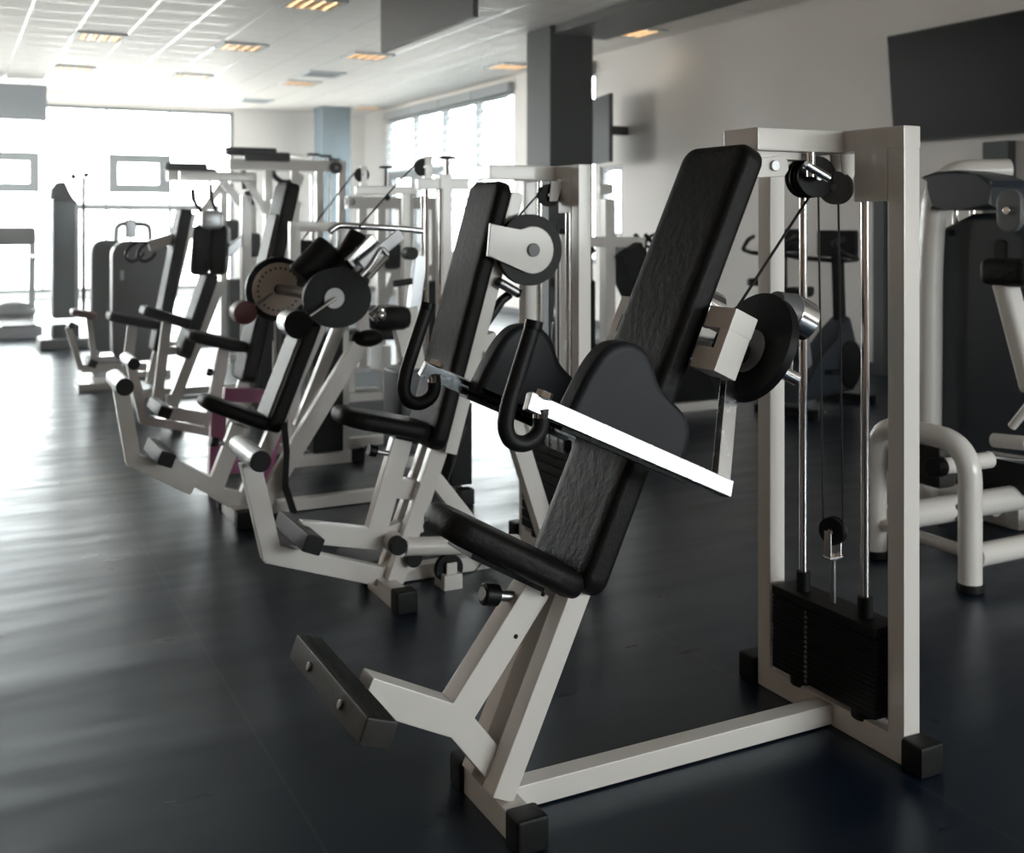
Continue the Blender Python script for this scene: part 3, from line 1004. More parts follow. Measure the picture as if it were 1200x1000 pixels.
def machine3():
    yc = 5.6
    A = lambda u, v: at(u, v, yc)
    x0 = A(275, 610).x
    t = thing('abdominal_machine', (x0 + .2, yc, 0), 'white machine with two black cam discs, roller pads and a grey-fronted backrest', 'exercise machine')
    base = V((x0, yc, .035))
    MB().box(base, (.065, .34, .07)).done('front_crossbar', WHITE, t)
    for dy in (-.2, .2):
        foot_cap(t, base + YV * dy + V((0, 0, .007)))
    MB().beam(base, V((x0 + 1.0, yc, .035)), .06, .06).done('base_bar', WHITE, t)
    ps, pt = A(312, 502), A(362, 372)
    d = (pt - ps).normalized()
    fwd = V((-d.z, 0, d.x))
    pad_between(t, ps, pt, .30, .075)
    MB().pad((ps + pt) / 2 + fwd * .038, d, YV, (pt - ps).length - .05, .22, .02, rc=.03, bev=.008).done('backrest_panel', GREYV, t, 'grey centre panel')
    MB().beam(base + V((.03, 0, .02)), pt - fwd * .07, .05, .07).done('backrest_rail', WHITE, t)
    MB().beam(at(306, 592, yc - .1), at(432, 385, yc - .1), .05, .085).done('strut', WHITE, t)
    MB().beam(at(350, 500, yc + .1), at(398, 380, yc + .1), .05, .06).done('strut', WHITE, t)
    s0, s1 = A(234, 468), A(318, 498)
    pad_between(t, s0, s1, .26, .065, 'seat', rc=.09, bev=.028)
    jp = A(250, 575)
    MB().beam(jp, A(280, 498), .05, .08).done('seat_post', WHITE, t)
    MB().beam(A(187, 540), A(252, 572), .05, .075).done('footrest_arm', WHITE, t)
    MB().beam(A(246, 572), base + V((.02, 0, .03)), .05, .07).done('brace', WHITE, t)
    MB().beam(A(262, 580), A(322, 594), .05, .07).done('link_bar', WHITE, t)
    tread(t, A(187, 530), -22, .2)
    knob(t, A(262, 520))
    lv = MB()
    L0, L1, L2 = A(140, 448), A(156, 541), A(226, 571)
    lv.beam(L0, L1, .06, .07).beam(L1 + V((-.015, 0, .02)), L2, .06, .07)
    lv.done('lever', WHITE, t)
    roller(t, L0 + YV * .18, L0 - YV * .18, .042)
    # discs
    nd = at(394, 349, yc - .35)
    ring = [nd + V((.180 * math.cos(k * math.pi / 20) * (1.0 if abs(k - 20) > 10 else .95), 0, .15 * math.sin(k * math.pi / 20))) for k in range(40)]
    o = MB().prism(ring, YV * .035, .006).done('cam_disc', PLAST, t)
    MB().cyl(nd - YV * .035 - XV * .02, nd - YV * .018 - XV * .02, .052, seg=26, bev=.003).done('hub', HUBG, o)
    bl = at(350, 380, yc - .45)
    MB().cyl(nd - YV * .05 - XV * .02, bl, .008, seg=10).done('rod', CHROME, o)
    MB().cyl(bl, bl - YV * .035 - XV * .012, .068, seg=28, bev=.006).done('roller_cap', RUB, o)
    MB().cyl(bl, bl + YV * .16, .066, seg=28, bev=.006).done('roller', CHROMEW, o)
    fd = at(326, 339, yc + .3)
    MB().cyl(fd, fd + YV * .03, .175, seg=40, bev=.006).done('cam_disc', PLAST, t)
    pt_ = []
    for k in range(21):
        th_ = math.radians(35 + k * 14.5)
        pt_.append(fd + V((.145 * math.cos(th_), -.012, .145 * math.sin(th_))))
    pt_ += [fd + V((.26, -.012, -.085)), fd + V((.27, -.012, .04))]
    sp = MB().prism(pt_, YV * .012, .002).done('scale_plate', PLATEB, t, 'beige plate with a ring of holes')
    dt = MB()
    for k in range(22):
        th_ = math.radians(30 + k * 14)
        dt.cyl(fd + V((.115 * math.cos(th_), -.019, .115 * math.sin(th_))), fd + V((.115 * math.cos(th_), -.012, .115 * math.sin(th_))), .007, seg=8)
    dt.done('holes', DOTS, sp)
    MB().cyl(fd - YV * .03, fd, .028, seg=20).done('hub', PLAST, sp)
    MB().cyl(fd + YV * .03, nd, .03, seg=16).done('axle', STEEL, t)
    rb = at(288, 367, yc + .2)
    MB().cyl(rb, rb + YV * .12, .062, seg=24, bev=.01).done('roller', RED, t, 'red-brown roller')
    MB().cyl(rb + YV * .05, fd, .01, seg=8).done('rod', CHROME, t)
    # chest roller pads and chrome head frame
    for (p, q, r, m) in (((351, 325), (386, 288), .075, VINYL), ((398, 318), (424, 276), .07, VINYL)):
        a, b_ = at(p[0], p[1], yc - .1), at(q[0], q[1], yc - .1)
        MB().cyl(a, b_, r, seg=26, bev=.012).done('chest_pad', m, t)
    MB().pad(at(385, 318, yc), (1, 0, .9), YV, .3, .4, .09, rc=.05, bev=.03).done('pad_bed', VINYL, t)
    MB().beam(at(410, 312, yc - .2), at(440, 281, yc - .2), .06, .09, bev=.01).done('chrome_cover', CHROMEW, t)
    MB().beam(at(424, 312, yc - .28), at(470, 274, yc - .28),   .02, .06, bev=.004).done('arm_plate', STEEL, t)
    MB().tube([at(418, 330, yc - .3), at(434, 312, yc - .3), at(448, 290, yc - .3), at(455, 300, yc - .3), at(432, 326, yc - .3)], .012, seg=10, fil=.02).done('grip', CHROME, t)
    MB().tube([at(386, 272, yc), at(396, 264, yc), at(470, 268, yc), at(496, 271, yc)], .018, seg=12, fil=.05).done('chrome_bar', CHROME, t)
    MB().beam(at(425, 385, yc - .1), at(420, 330, yc - .1), .05, .06).done('strut', WHITE, t)
    # lower arm hinges right of the discs
    MB().cyl(at(436, 374, yc - .3), at(448, 362, yc - .3), .03, seg=16, bev=.004).done('hinge', CHROME, t)
    MB().ball(at(446, 370, yc - .35), .028).done('hinge_ball', CHROME, t)
    MB().ball(at(430, 396, yc - .1), .07, (1.3, 1, .7)).done('elbow_pad', VINYL, t)
    # column with top pulley arm
    xc = at(520, 300, yc).x
    MB().box((xc, yc, .88), (.07, .07, 1.76)).done('upright', WHITE, t)
    MB().beam(at(488, 216, yc), at(547, 215, yc), .06, .062).done('top_arm', WHITE, t)
    MB().prism([at(496, 213, yc), at(505, 213, yc), at(505, 183, yc), at(496, 183, yc)], YV * .05, .004).done('pulley_bracket', WHITE, t)
    pulley(t, at(496, 196, yc), .05, YV, .03)
    MB().cyl(at(524, 211, yc), at(524, 187, yc), .012, seg=10).done('stop_post', CHROME, t)
    MB().box(at(524, 185, yc), (.09, .05, .016)).done('stop_cap', PLAST, t)
    MB().box((xc + .02, yc, .3), (.12, .4, .44)).done('weight_stack', IRON, t)
    for dy in (-.1, .1):
        MB().cyl((xc - .06, yc + dy, .05), (xc - .06, yc + dy, 1.68), .012, seg=10).done('guide_rod', CHROME, t)
    MB().box((xc, yc, .035), (.07, .5, .07)).done('rear_crossbar', WHITE, t)
    for dy in (-.28, .28):
        foot_cap(t, (xc, yc + dy, .042))
    MB().tube([at(463, 218, yc), at(420, 267, yc - .05)], .005, seg=6).done('cable', CABLE, t)
    MB().tube([at(463, 218, yc), at(492, 187, yc)], .005, seg=6).done('cable', CABLE, t)
    # hanging strap by the backrest
    MB().tube([at(333, 496, yc - .18), at(336, 530, yc - .18), at(334, 570, yc - .18), at(345, 603, yc - .18)], .032, seg=10, sy=.2).done('strap', STRAPM, t)


machine3()


def machine4():
    yc = 7.0
    A = lambda u, v: at(u, v, yc)
    t = thing('pulldown_machine', (1.5, yc, 0), 'white machine with the tallest rear backrest and chrome footrest lever', 'exercise machine')
    ps, pt = A(285, 446), A(338, 215)
    pad_between(t, ps, pt, .30, .09, rc=.05)
    d = (pt - ps).normalized()
    fwd = V((-d.z, 0, d.x))
    MB().pad(ps + (pt - ps) * .62 + fwd * .05, d, YV, .55, .22, .02, rc=.03, bev=.008).done('backrest_panel', GREYV, t, 'grey lower panel of the backrest')
    s0, s1 = A(218, 392), A(288, 407)
    pad_between(t, s0, s1, .28, .065, 'seat', rc=.09, bev=.028)
    x0 = A(262, 540).x
    MB().box((x0, yc, .035), (.065, .4, .07)).done('front_crossbar', WHITE, t)
    for dy in (-.23, .23):
        foot_cap(t, (x0, yc + dy, .042))
    MB().beam((x0, yc, .035), (x0 + 1.3, yc, .035), .06, .06).done('base_bar', WHITE, t)
    MB().beam((x0, yc, .05), pt - fwd * .07 - d * .1, .05, .07).done('backrest_rail', WHITE, t)
    MB().beam(A(246, 500), A(262, 408), .05, .075).done('seat_post', WHITE, t)
    MB().beam(A(190, 482), A(250, 492), .05, .07).done('footrest_arm', WHITE, t)
    MB().beam(A(247, 486), V((x0 + .05, yc, .05)), .05, .07).done('brace', WHITE, t)
    tread(t, A(187, 478), -22, .2)
    knob(t, A(254, 438))
    L0, L1, L2 = A(152, 423), A(168, 494), A(245, 506)
    MB().beam(L0, L1, .05, .05).beam(L1 + V((-.01, 0, .015)), L2, .05, .05).done('lever', WHITE, t)
    roller(t, L0 + YV * .17, L0 - YV * .17, .036)
    # column and cable arm
    xc = at(476, 300, yc).x
    MB().box((xc, yc, .87), (.05, .05, 1.74)).done('upright', WHITE, t)
    MB().beam(at(417, 223, yc), at(486, 223, yc), .06, .055).done('top_arm', WHITE, t)
    MB().prism([at(422, 219, yc), at(429, 219, yc), at(429, 195, yc), at(422, 195, yc)], YV * .05, .004).done('pulley_bracket', WHITE, t)
    pulley(t, at(424, 205, yc), .05, YV, .03)
    MB().cyl(at(452, 219, yc), at(452, 197, yc), .01, seg=8).done('stop_post', STEEL, t)
    MB().box(at(452, 196, yc), (.08, .05, .014)).done('stop_cap', PLAST, t)
    MB().ball(at(454, 232, yc), .02).done('stop_ball', PLAST, t)
    MB().tube([at(415, 203, yc), at(346, 292, yc)], .005, seg=6).done('cable', CABLE, t)
    for dy in (-.1, .1):
        MB().cyl((xc + .08, yc + dy, .05), (xc + .08, yc + dy, 1.68), .012, seg=10).done('guide_rod', CHROME, t)
    MB().box((xc + .08, yc, .3), (.12, .4, .44)).done('weight_stack', IRON, t)
    MB().box((xc, yc, .035), (.07, .5, .07)).done('rear_crossbar', WHITE, t)
    MB().box(A(357, 300), (.16, .3, .2), bev=.02).done('head_pad', VINYL, t)
    for dy in (-.28, .28):
        foot_cap(t, (xc, yc + dy, .042))


machine4()


def machine5():
    yc = 8.5
    A = lambda u, v: at(u, v, yc)
    t = thing('press_machine', (1.4, yc, 0), 'white machine with an upright pair of black chest pads above its seat', 'exercise machine')
    pad_between(t, A(212, 418), A(246, 320), .30, .09)
    pad_between(t, A(166, 363), A(222, 380), .28, .07, 'seat')
    MB().beam(A(200, 480), A(258, 330), .05, .08).done('backrest_rail', WHITE, t)
    MB().beam(A(184, 470), A(196, 375), .05, .07).done('seat_post', WHITE, t)
    MB().beam(A(186, 412), A(222, 410), .05, .06).done('link_bar', WHITE, t)
    for u0 in (236, 258):
        MB().pad(A(u0, 293), (.1, .15, 1), (.35, .9, 0), .38, .235, .12, rc=.05, bev=.04).done('chest_pad', VINYL, t)
    MB().beam(A(262, 300), A(285, 280), .05, .06).done('pad_arm', SILVER, t)
    MB().box(A(246, 258), (.16, .2, .14), bev=.03).done('pivot_housing', SILVER, t)
    for (p, q) in (((227, 236), (242, 256)), ((247, 230), (256, 256))):
        MB().tube([at(p[0], p[1] - 14, yc), at(p[0], p[1], yc), at(q[0], q[1], yc)], .014, seg=10, fil=.05).done('handle', PLAST, t)
    x0 = A(200, 490).x
    MB().box((x0, yc, .035), (.065, .45, .07)).done('front_crossbar', WHITE, t)
    MB().beam((x0, yc, .035), (x0 + 1.2, yc, .035), .06, .06).done('base_bar', WHITE, t)
    MB().beam((x0 + .02, yc, .05), A(200, 462), .05, .07).done('brace', WHITE, t)
    for dy in (-.26, .26):
        foot_cap(t, (x0, yc + dy, .042))
    xc = A(288, 300).x
    MB().box((xc, yc, .85), (.07, .07, 1.7)).done('upright', WHITE, t)
    MB().box((xc, yc, .035), (.07, .5, .07)).done('rear_crossbar', WHITE, t)
    MB().beam(A(210, 205), A(296, 208), .05, .06).done('top_arm', WHITE, t)
    MB().box(A(305, 360), (.12, .36, .5)).done('weight_stack', IRON, t)
    MB().box(V((A(305, 360).x, yc, .45)), (.1, .34, .84)).done('weight_stack', IRON, t)


machine5()


def machine6():
    yc = 9.8
    A = lambda u, v: at(u, v, yc)
    t = thing('chest_press_machine', (1.4, yc, 0), 'farthest white machine of the row, black loop handles in front of its backrest', 'exercise machine')
    pad_between(t, A(183, 411), A(216, 245), .3, .1)
    pad_between(t, A(126, 370), A(190, 382), .3, .07, 'seat')
    MB().beam(A(176, 450), A(224, 250), .05, .08).done('backrest_rail', WHITE, t)
    MB().beam(A(148, 440), A(155, 382), .05, .08).done('seat_post', WHITE, t)
    MB().beam(A(174, 288), A(236, 270), .05, .09).done('press_arm', WHITE, t)
    for u0 in (150, 164):
        MB().tube([A(u0 + 10, 284), A(u0, 290), A(u0 - 4, 301), A(u0 + 4, 308), A(u0 + 14, 303), A(u0 + 18, 296)], .014, seg=10, fil=.04).done('handle', PLAST, t)
    x0 = A(160, 455).x
    MB().box((x0, yc, .035), (.065, .45, .07)).done('front_crossbar', WHITE, t)
    MB().beam((x0, yc, .035), (x0 + 1.2, yc, .035), .06, .06).done('base_bar', WHITE, t)
    MB().beam((x0 + .02, yc, .05), A(150, 425), .05, .07).done('brace', WHITE, t)
    xc = x0 + 1.2
    MB().box((xc, yc, .85), (.07, .07, 1.7)).done('upright', WHITE, t)
    MB().box((xc + .05, yc, .4), (.1, .4, .8)).done('weight_stack', IRON, t)
    MB().box((xc, yc, .035), (.07, .5, .07)).done('rear_crossbar', WHITE, t)


machine6()


# magenta frame between the third and fourth machines
def magenta():
    yc = 6.25
    A = lambda u, v: at(u, v, yc)
    t = thing('magenta_bench', (A(300, 480).x, yc, 0), 'magenta steel frame half hidden behind the seat of the two-disc machine', 'bench')
    MB().beam(A(262, 462), A(308, 464), .06, .075).done('top_rail', PINK, t)
    a = A(256, 474); MB().beam(a, (a.x - .02, yc, 0), .06, .08).done('leg', PINK, t)
    b_ = A(330, 470); MB().beam(b_, (b_.x - .12, yc, 0), .06, .08).done('leg', PINK, t)
    MB().beam((a.x, yc, .12), (b_.x - .1, yc, .12), .06, .07).done('stretcher', PINK, t)
    MB().beam(A(306, 464), b_, .06, .07).done('top_rail', PINK, t)


magenta()


# ------------------------------------------------------------------ far left: shrouds, cable tower, treadmill, rail
def shroud(yc, u0, u1, v0, v1, label, legs):
    p0, p1 = at(u0, v1, yc), at(u1, v0, yc)
    c = (p0 + p1) / 2
    t = thing('shrouded_weight_machine', (c.x, yc, 0), label, 'exercise machine')
    MB().pad(c, XV, ZV, p1.x - p0.x, p1.z - p0.z, .22, rc=.14, bev=.03).done('shroud', SHROUD, t)
    for dx in (-.12, .12):
        MB().box((c.x + dx, yc, p0.z / 2 + .02), (.06, .06, p0.z + .04)).done('leg', WHITE, t)
    MB().box((c.x + .02, yc, .03), (abs(p1.x - p0.x) * .9, .3, .06)).done('base', WHITE, t)
    return t, c


t, c = shroud(12.6, 106, 148, 281, 413, 'tall grey weight shroud at far left, behind another', 1)
MB().tube([at(136, 283, 12.5), at(136, 262, 12.5), at(176, 263, 12.5), at(176, 282, 12.5)], .03, seg=10, fil=.1).done('top_handle', SILVER, t)
MB().box(at(153, 268, 12.5), (.12, .06, .2), bev=.02).done('handle_post', SILVER, t)
t, c = shroud(11.2, 130, 198, 282, 424, 'wide grey weight shroud left of the farthest row machine', 1)
MB().box(at(141, 322, 11.2) - YV * .12, (.03, .01, .09), (XV, YV, ZV), .002).done('label_plate', SILVER, t)

t = thing('low_lever_machine', (at(100, 430, 10.6).x, 10.6, 0), 'low white lever and black footrest in front of the grey shrouds', 'exercise machine')
A = lambda u, v: at(u, v, 10.6)
MB().beam(A(80, 384), A(95, 433), .05, .05).beam(A(95, 432), A(172, 430), .05, .07).done('lever', WHITE, t)
roller(t, A(82, 380) + YV * .15, A(82, 380) - YV * .15, .03)
tread(t, A(106, 424), -22, .18)
MB().pad(A(98, 368), (.9, 0, -.2), YV, .22, .25, .06, rc=.03, bev=.02).done('seat', RED, t, 'red-brown seat')
MB().beam(A(104, 370), A(112, 440), .05, .05).done('seat_post', WHITE, t)
MB().box((A(110, 440).x, 10.6, .03), (.3, .4, .06)).done('base', WHITE, t)

yt = 14.2
A = lambda u, v: at(u, v, yt)
cx_ = A(76, 300).x
t = thing('cable_tower', (cx_, yt, 0), 'dark silver cable tower standing before the far windows', 'exercise machine')
ptp, pbt = A(60, 234), A(90, 372)
MB().box(((ptp.x + pbt.x) / 2, yt, (ptp.z + pbt.z) / 2), (pbt.x - ptp.x, .3, ptp.z - pbt.z), bev=.04).done('housing', PANELT, t)
MB().box(A(88, 300) - YV * .1, (.06, .1, 1.25), bev=.02).done('side_rail', SILVER, t)
MB().prism([A(58, 234), A(59, 222), A(66, 214), A(76, 213), A(76, 220), A(88, 236)], YV * .24, .02).done('top_cowl', SHROUD, t)
MB().cyl(A(98, 372), A(98, 208), .022, seg=8).done('cable_post', PLAST, t)
MB().ball(A(86, 207), .035).done('hook_knob', PLAST, t)
MB().cyl(A(86, 207), A(86, 222), .01, seg=8).done('hook_stem', PLAST, t)
MB().ball(A(101, 205), .035).done('hook_knob', PLAST, t)
MB().tube([A(101, 205), A(97, 216)], .015, seg=8).done('hook_stem', PLAST, t)
MB().box((cx_ + .05, yt, .06), (.7, .6, .12), bev=.03).done('base', SHROUD, t)
MB().box((cx_ + .0, yt, .18), (.3, .3, .2), bev=.03).done('base', PLAST, t)

yt = 16.0
A = lambda u, v: at(u, v, yt)
x0, x1 = A(-8, 300).x, A(46, 300).x
xc = (x0 + x1) / 2
t = thing('treadmill', (xc, yt, 0), 'white treadmill facing the far windows at the left edge', 'treadmill')
MB().box((xc, yt + .1, .09), (x1 - x0, 1.5, .16), bev=.04).done('deck', SILVER, t)
MB().box((xc, yt + .0, .175), (x1 - x0 - .16, 1.4, .02), bev=.004).done('belt', PLAST, t)
MB().ball((xc, yt + .75, .26), .3, (1, .6, .45)).done('motor_cover', SHROUD, t)
for sx_ in (x0 + .05, x1 - .05):
    MB().beam((sx_, yt + .75, .1), (sx_, yt + .55, 1.2), .06, .08).done('upright', SLAT, t)
    MB().tube([(sx_, yt + .55, 1.05), (sx_, yt + .1, 1.0)], .025, seg=10).done('handrail', SLAT, t)
MB().box((xc, yt + .6, 1.3), (x1 - x0, .12, .26), (XV, V((0, .9, -.4)).normalized(), V((0, .4, .9)).normalized()), .05).done('console', SHROUD, t)

yt = 20.5
t = thing('window_guard_rail', (2.6, yt, 0), 'long thin grey rail in front of the far windows', 'railing')
z = at(170, 243, yt).z
MB().cyl((at(88, 243, yt).x, yt, z), (at(262, 243, yt).x, yt, z), .055, seg=10).done('top_rail', GREYP, t)
for u0 in (90, 153, 200, 258):
    xx = at(u0, 243, yt).x
    MB().cyl((xx, yt, 0), (xx, yt, z), .022, seg=8).done('post', GREYP, t)
    MB().ball((xx, yt, z), .05).done('post_ball', GREYP, t)


# ------------------------------------------------------------------ the multi gyms in the middle distance
def multigym(yc, u0, u1, vtop, label, posts, struts, cat='exercise machine', padspec=()):
    A = lambda u, v: at(u, v, yc)
    ztop = A((u0 + u1) / 2, vtop).z
    xa, xb = A(u0, vtop).x, A(u1, vtop).x
    t = thing('multi_gym', ((xa + xb) / 2, yc, 0), label, cat)
    MB().box(((xa + xb) / 2, yc, ztop), (xb - xa, .1, .12)).done('top_beam', WHITE, t)
    for u_ in posts:
        xx = A(u_, 300).x
        MB().box((xx, yc, ztop / 2), (.08, .08, ztop)).done('upright', WHITE, t)
    MB().box(((xa + xb) / 2, yc, .035), (xb - xa, .08, .07)).done('base_bar', WHITE, t)
    for (a, b_) in struts:
        MB().beam(A(*a), A(*b_), .06, .08).done('strut', WHITE, t)
    for (uu, vv) in padspec:
        MB().box(A(uu, vv) - YV * .1, (.16, .1, .26), bev=.04).done('pad', VINYL, t)
    return t, A, ztop


t, A, zt = multigym(12.0, 268, 404, 194, 'tall white multi gym with black pulldown gear on its top beam', (314, 345, 374, 400),
                    [((262, 214), (296, 256)), ((284, 206), (318, 256)), ((352, 205), (340, 240))], padspec=((294, 287), (352, 306)))
MB().box(A(294, 178), (.55, .12, .09), bev=.02).done('pulldown_head', PLAST, t)
MB().box(A(312, 184), (.5, .16, .1), bev=.02).done('pulldown_head', PLAST, t)
MB().beam(A(290, 176), A(362, 185), .04, .03).done('lat_bar', CHROME, t)
MB().tube([A(318, 180), A(320, 206), A(330, 214), A(350, 213), A(346, 222)], .03, seg=10, fil=.12).done('hook_bar', PLAST, t)
for (uu, vv) in ((367, 181), (381, 183), (391, 187)):
    k = MB().cyl(A(uu, vv), A(uu, 192), .015, seg=8).done('stop_post', STEEL, t)
    MB().box(A(uu, vv), (.14, .06, .03), bev=.005).done('stop_cap', PLAST, k)
for (p, q) in (((285, 200), (287, 222)), ((289, 224), (296, 240))):
    MB().tube([A(*p), A(*q)], .03, seg=8).done('strap_handle', PLAST, t)
for uu in (365, 386):
    MB().cyl(A(uu, 205), A(uu, 400), .014, seg=8).done('guide_rod', CHROME, t)
pulley(t, A(391, 197) - YV * .08, .07, YV, .04)
MB().box(V((A(358, 400).x, 12.0, .4)), (.3, .3, .8), bev=.01).done('weight_stack', IRON, t)
MB().pad(V((A(322, 360).x, 11.8, .62)), XV, YV, .4, .3, .07).done('seat', VINYL, t)
MB().box(V((A(322, 360).x, 11.8, .3)), (.07, .07, .6)).done('seat_post', WHITE, t)

t, A, zt = multigym(13.6, 196, 300, 207, 'farther white multi gym with a wide pulldown bar near the far windows', (262, 296),
                    [((236, 250), (262, 214))], padspec=((270, 270),))
MB().box(A(218, 196), (.5, .1, .1), bev=.02).done('pulldown_head', PLAST, t)
MB().beam(A(192, 196), A(254, 200), .04, .04).done('lat_bar', PLAST, t)
MB().tube([A(224, 214), A(225, 234), A(238, 252)], .016, seg=8).done('handle', PLAST, t)
MB().tube([A(246, 208), A(246, 230), A(256, 252)], .016, seg=8).done('handle', PLAST, t)
MB().box(V((A(280, 400).x, 13.6, .4)), (.3, .3, .8), bev=.01).done('weight_stack', IRON, t)

t, A, zt = multigym(10.4, 406, 512, 238, 'white cable frame behind the two-disc machine, chrome rods inside', (424, 446, 470, 508),
                    [((470, 300), (440, 380))], padspec=((456, 300), (420, 320)))
MB().box(V((A(490, 400).x, 10.4, .45)), (.34, .3, .9), bev=.01).done('weight_stack', IRON, t)
MB().beam(A(432, 312), A(556, 320), .08, .1).done('crossbar', WHITE, t)
for uu in (482, 493):
    MB().cyl(A(uu, 240), A(uu, 400), .012, seg=8).done('guide_rod', CHROME, t)
MB().tube([A(459, 332), A(492, 328), A(500, 340), A(482, 386), A(462, 388)], .02, seg=10, fil=.05).done('handle', PLAST, t)
MB().ball(A(411, 237), .06).done('knob', STEEL, t)

# white seat and arm unit standing between the second and third machines
t = thing('leg_curl_bench', (at(468, 420, 6.3).x, 6.3, 0), 'white bench frame with black handle behind the second machine', 'bench')
A = lambda u, v: at(u, v, 6.3)
MB().beam(A(492, 300), A(483, 372), .06, .07).done('arm_plate', SILVER, t)
MB().cyl(A(480, 297) - YV * .05, A(480, 297) + YV * .05, .04, seg=18, bev=.004).done('pivot', PLAST, t)
MB().tube([A(461, 333), A(492, 328), A(498, 340), A(484, 384), A(462, 386)], .02, seg=10, fil=.05).done('handle', PLAST, t)
MB().beam(A(466, 370), A(490, 470), .07, .09).done('front_strut', WHITE, t)
MB().beam(A(476, 360), (A(500, 470).x, 6.3, .04), .07, .12).done('rear_strut', WHITE, t)
MB().box((A(500, 470).x, 6.3, .035), (.44, .08, .07)).done('base_bar', WHITE, t)
MB().box((A(478, 455).x, 6.3, .35), (.22, .3, .5), bev=.02).done('weight_stack', SHROUDB, t)
MB().box(A(452, 372), (.25, .3, .14), bev=.05).done('pad', VINYL, t)

# low white bench with a chrome drum beyond the seat of machine 2
t = thing('low_bench', (at(425, 400, 9.0).x, 9.0, 0), 'low white bench with a black pad beyond the two-disc machine', 'bench')
A = lambda u, v: at(u, v, 9.0)
MB().pad(A(425, 392), XV, YV, .62, .3, .09, rc=.04, bev=.03).done('pad', VINYL, t)
for uu in (404, 446):
    MB().box((A(uu, 420).x, 9.0, .22), (.08, .3, .44)).done('leg', WHITE, t)
MB().box((A(425, 440).x, 9.0, .16), (.5, .26, .12)).done('shelf', SLAT, t)
MB().box((A(425, 440).x, 9.0, .035), (.8, .5, .07)).done('base', WHITE, t)


# weight-stack posts of machine 3 seen below its discs
t = thing('weight_stack_column', (at(395, 480, 6.6).x, 6.6, 0), 'white column with a black weight stack behind the two cam discs', 'exercise machine')
A = lambda u, v: at(u, v, 6.6)
xa, xb = A(345, 450).x, A(402, 450).x
for xx in (xa, xb):
    MB().box((xx, 6.6, .75), (.06, .06, 1.5)).done('upright', WHITE, t)
MB().box(((xa + xb) / 2, 6.6, 1.47), (xb - xa, .06, .06)).done('top_beam', WHITE, t)
MB().box(((xa + xb) / 2, 6.6, .035), (xb - xa + .1, .06, .07)).done('base_bar', WHITE, t)
MB().box(((xa + xb) / 2 + .03, 6.6, .45), (.19, .2, .72), bev=.01).done('weight_stack', IRON, t)
for dx in (-.06, .06):
    MB().cyl(((xa + xb) / 2 + .03 + dx, 6.6, .8), ((xa + xb) / 2 + .03 + dx, 6.6, 1.45), .012, seg=10).done('guide_rod', CHROME, t)
foot_cap(t, (xb + .09, 6.6, .042)); foot_cap(t, (xa - .09, 6.6, .042))


# ------------------------------------------------------------------ machines between the second one and the right wall
def legpress():
    yc = 7.4
    A = lambda u, v: at(u, v, yc)
    t = thing('leg_press', (A(720, 480).x, yc, 0), 'white framed leg press with dark sled behind the second weight column', 'exercise machine')
    for u_ in (660, 712):
        xx = A(u_, 300).x
        zt = 1.68 if u_ == 712 else 1.4
        MB().box((xx, yc, zt / 2), (.09, .09, zt)).done('upright', WHITE, t)
    MB().beam(A(660, 283), A(752, 284), .09, .08).done('crossbar', WHITE, t)
    MB().beam(A(700, 222), A(716, 222), .08, .08).done('top_stub', WHITE, t)
    for du in (0, 12):
        MB().tube([A(744 + du, 275), A(754 + du, 286), A(757 + du, 300)], .018, seg=8).done('handle', PLAST, t)
    MB().beam(A(728, 292), A(790, 420), .3, .22).done('sled', IRON, t)
    MB().beam(A(722, 290), A(765, 385), .06, .1).done('sled_rail', GREYP, t)
    MB().box((A(760, 430).x, yc, .3), (1.1, .5, .5), bev=.03).done('seat_block', IRON, t)
    MB().box((A(730, 430).x, yc, .035), (1.8, .6, .07)).done('base', WHITE, t)
    MB().box((A(678, 400).x, yc, .75), (.2, .2, .6), bev=.02).done('weight_stack', IRON, t)


legpress()


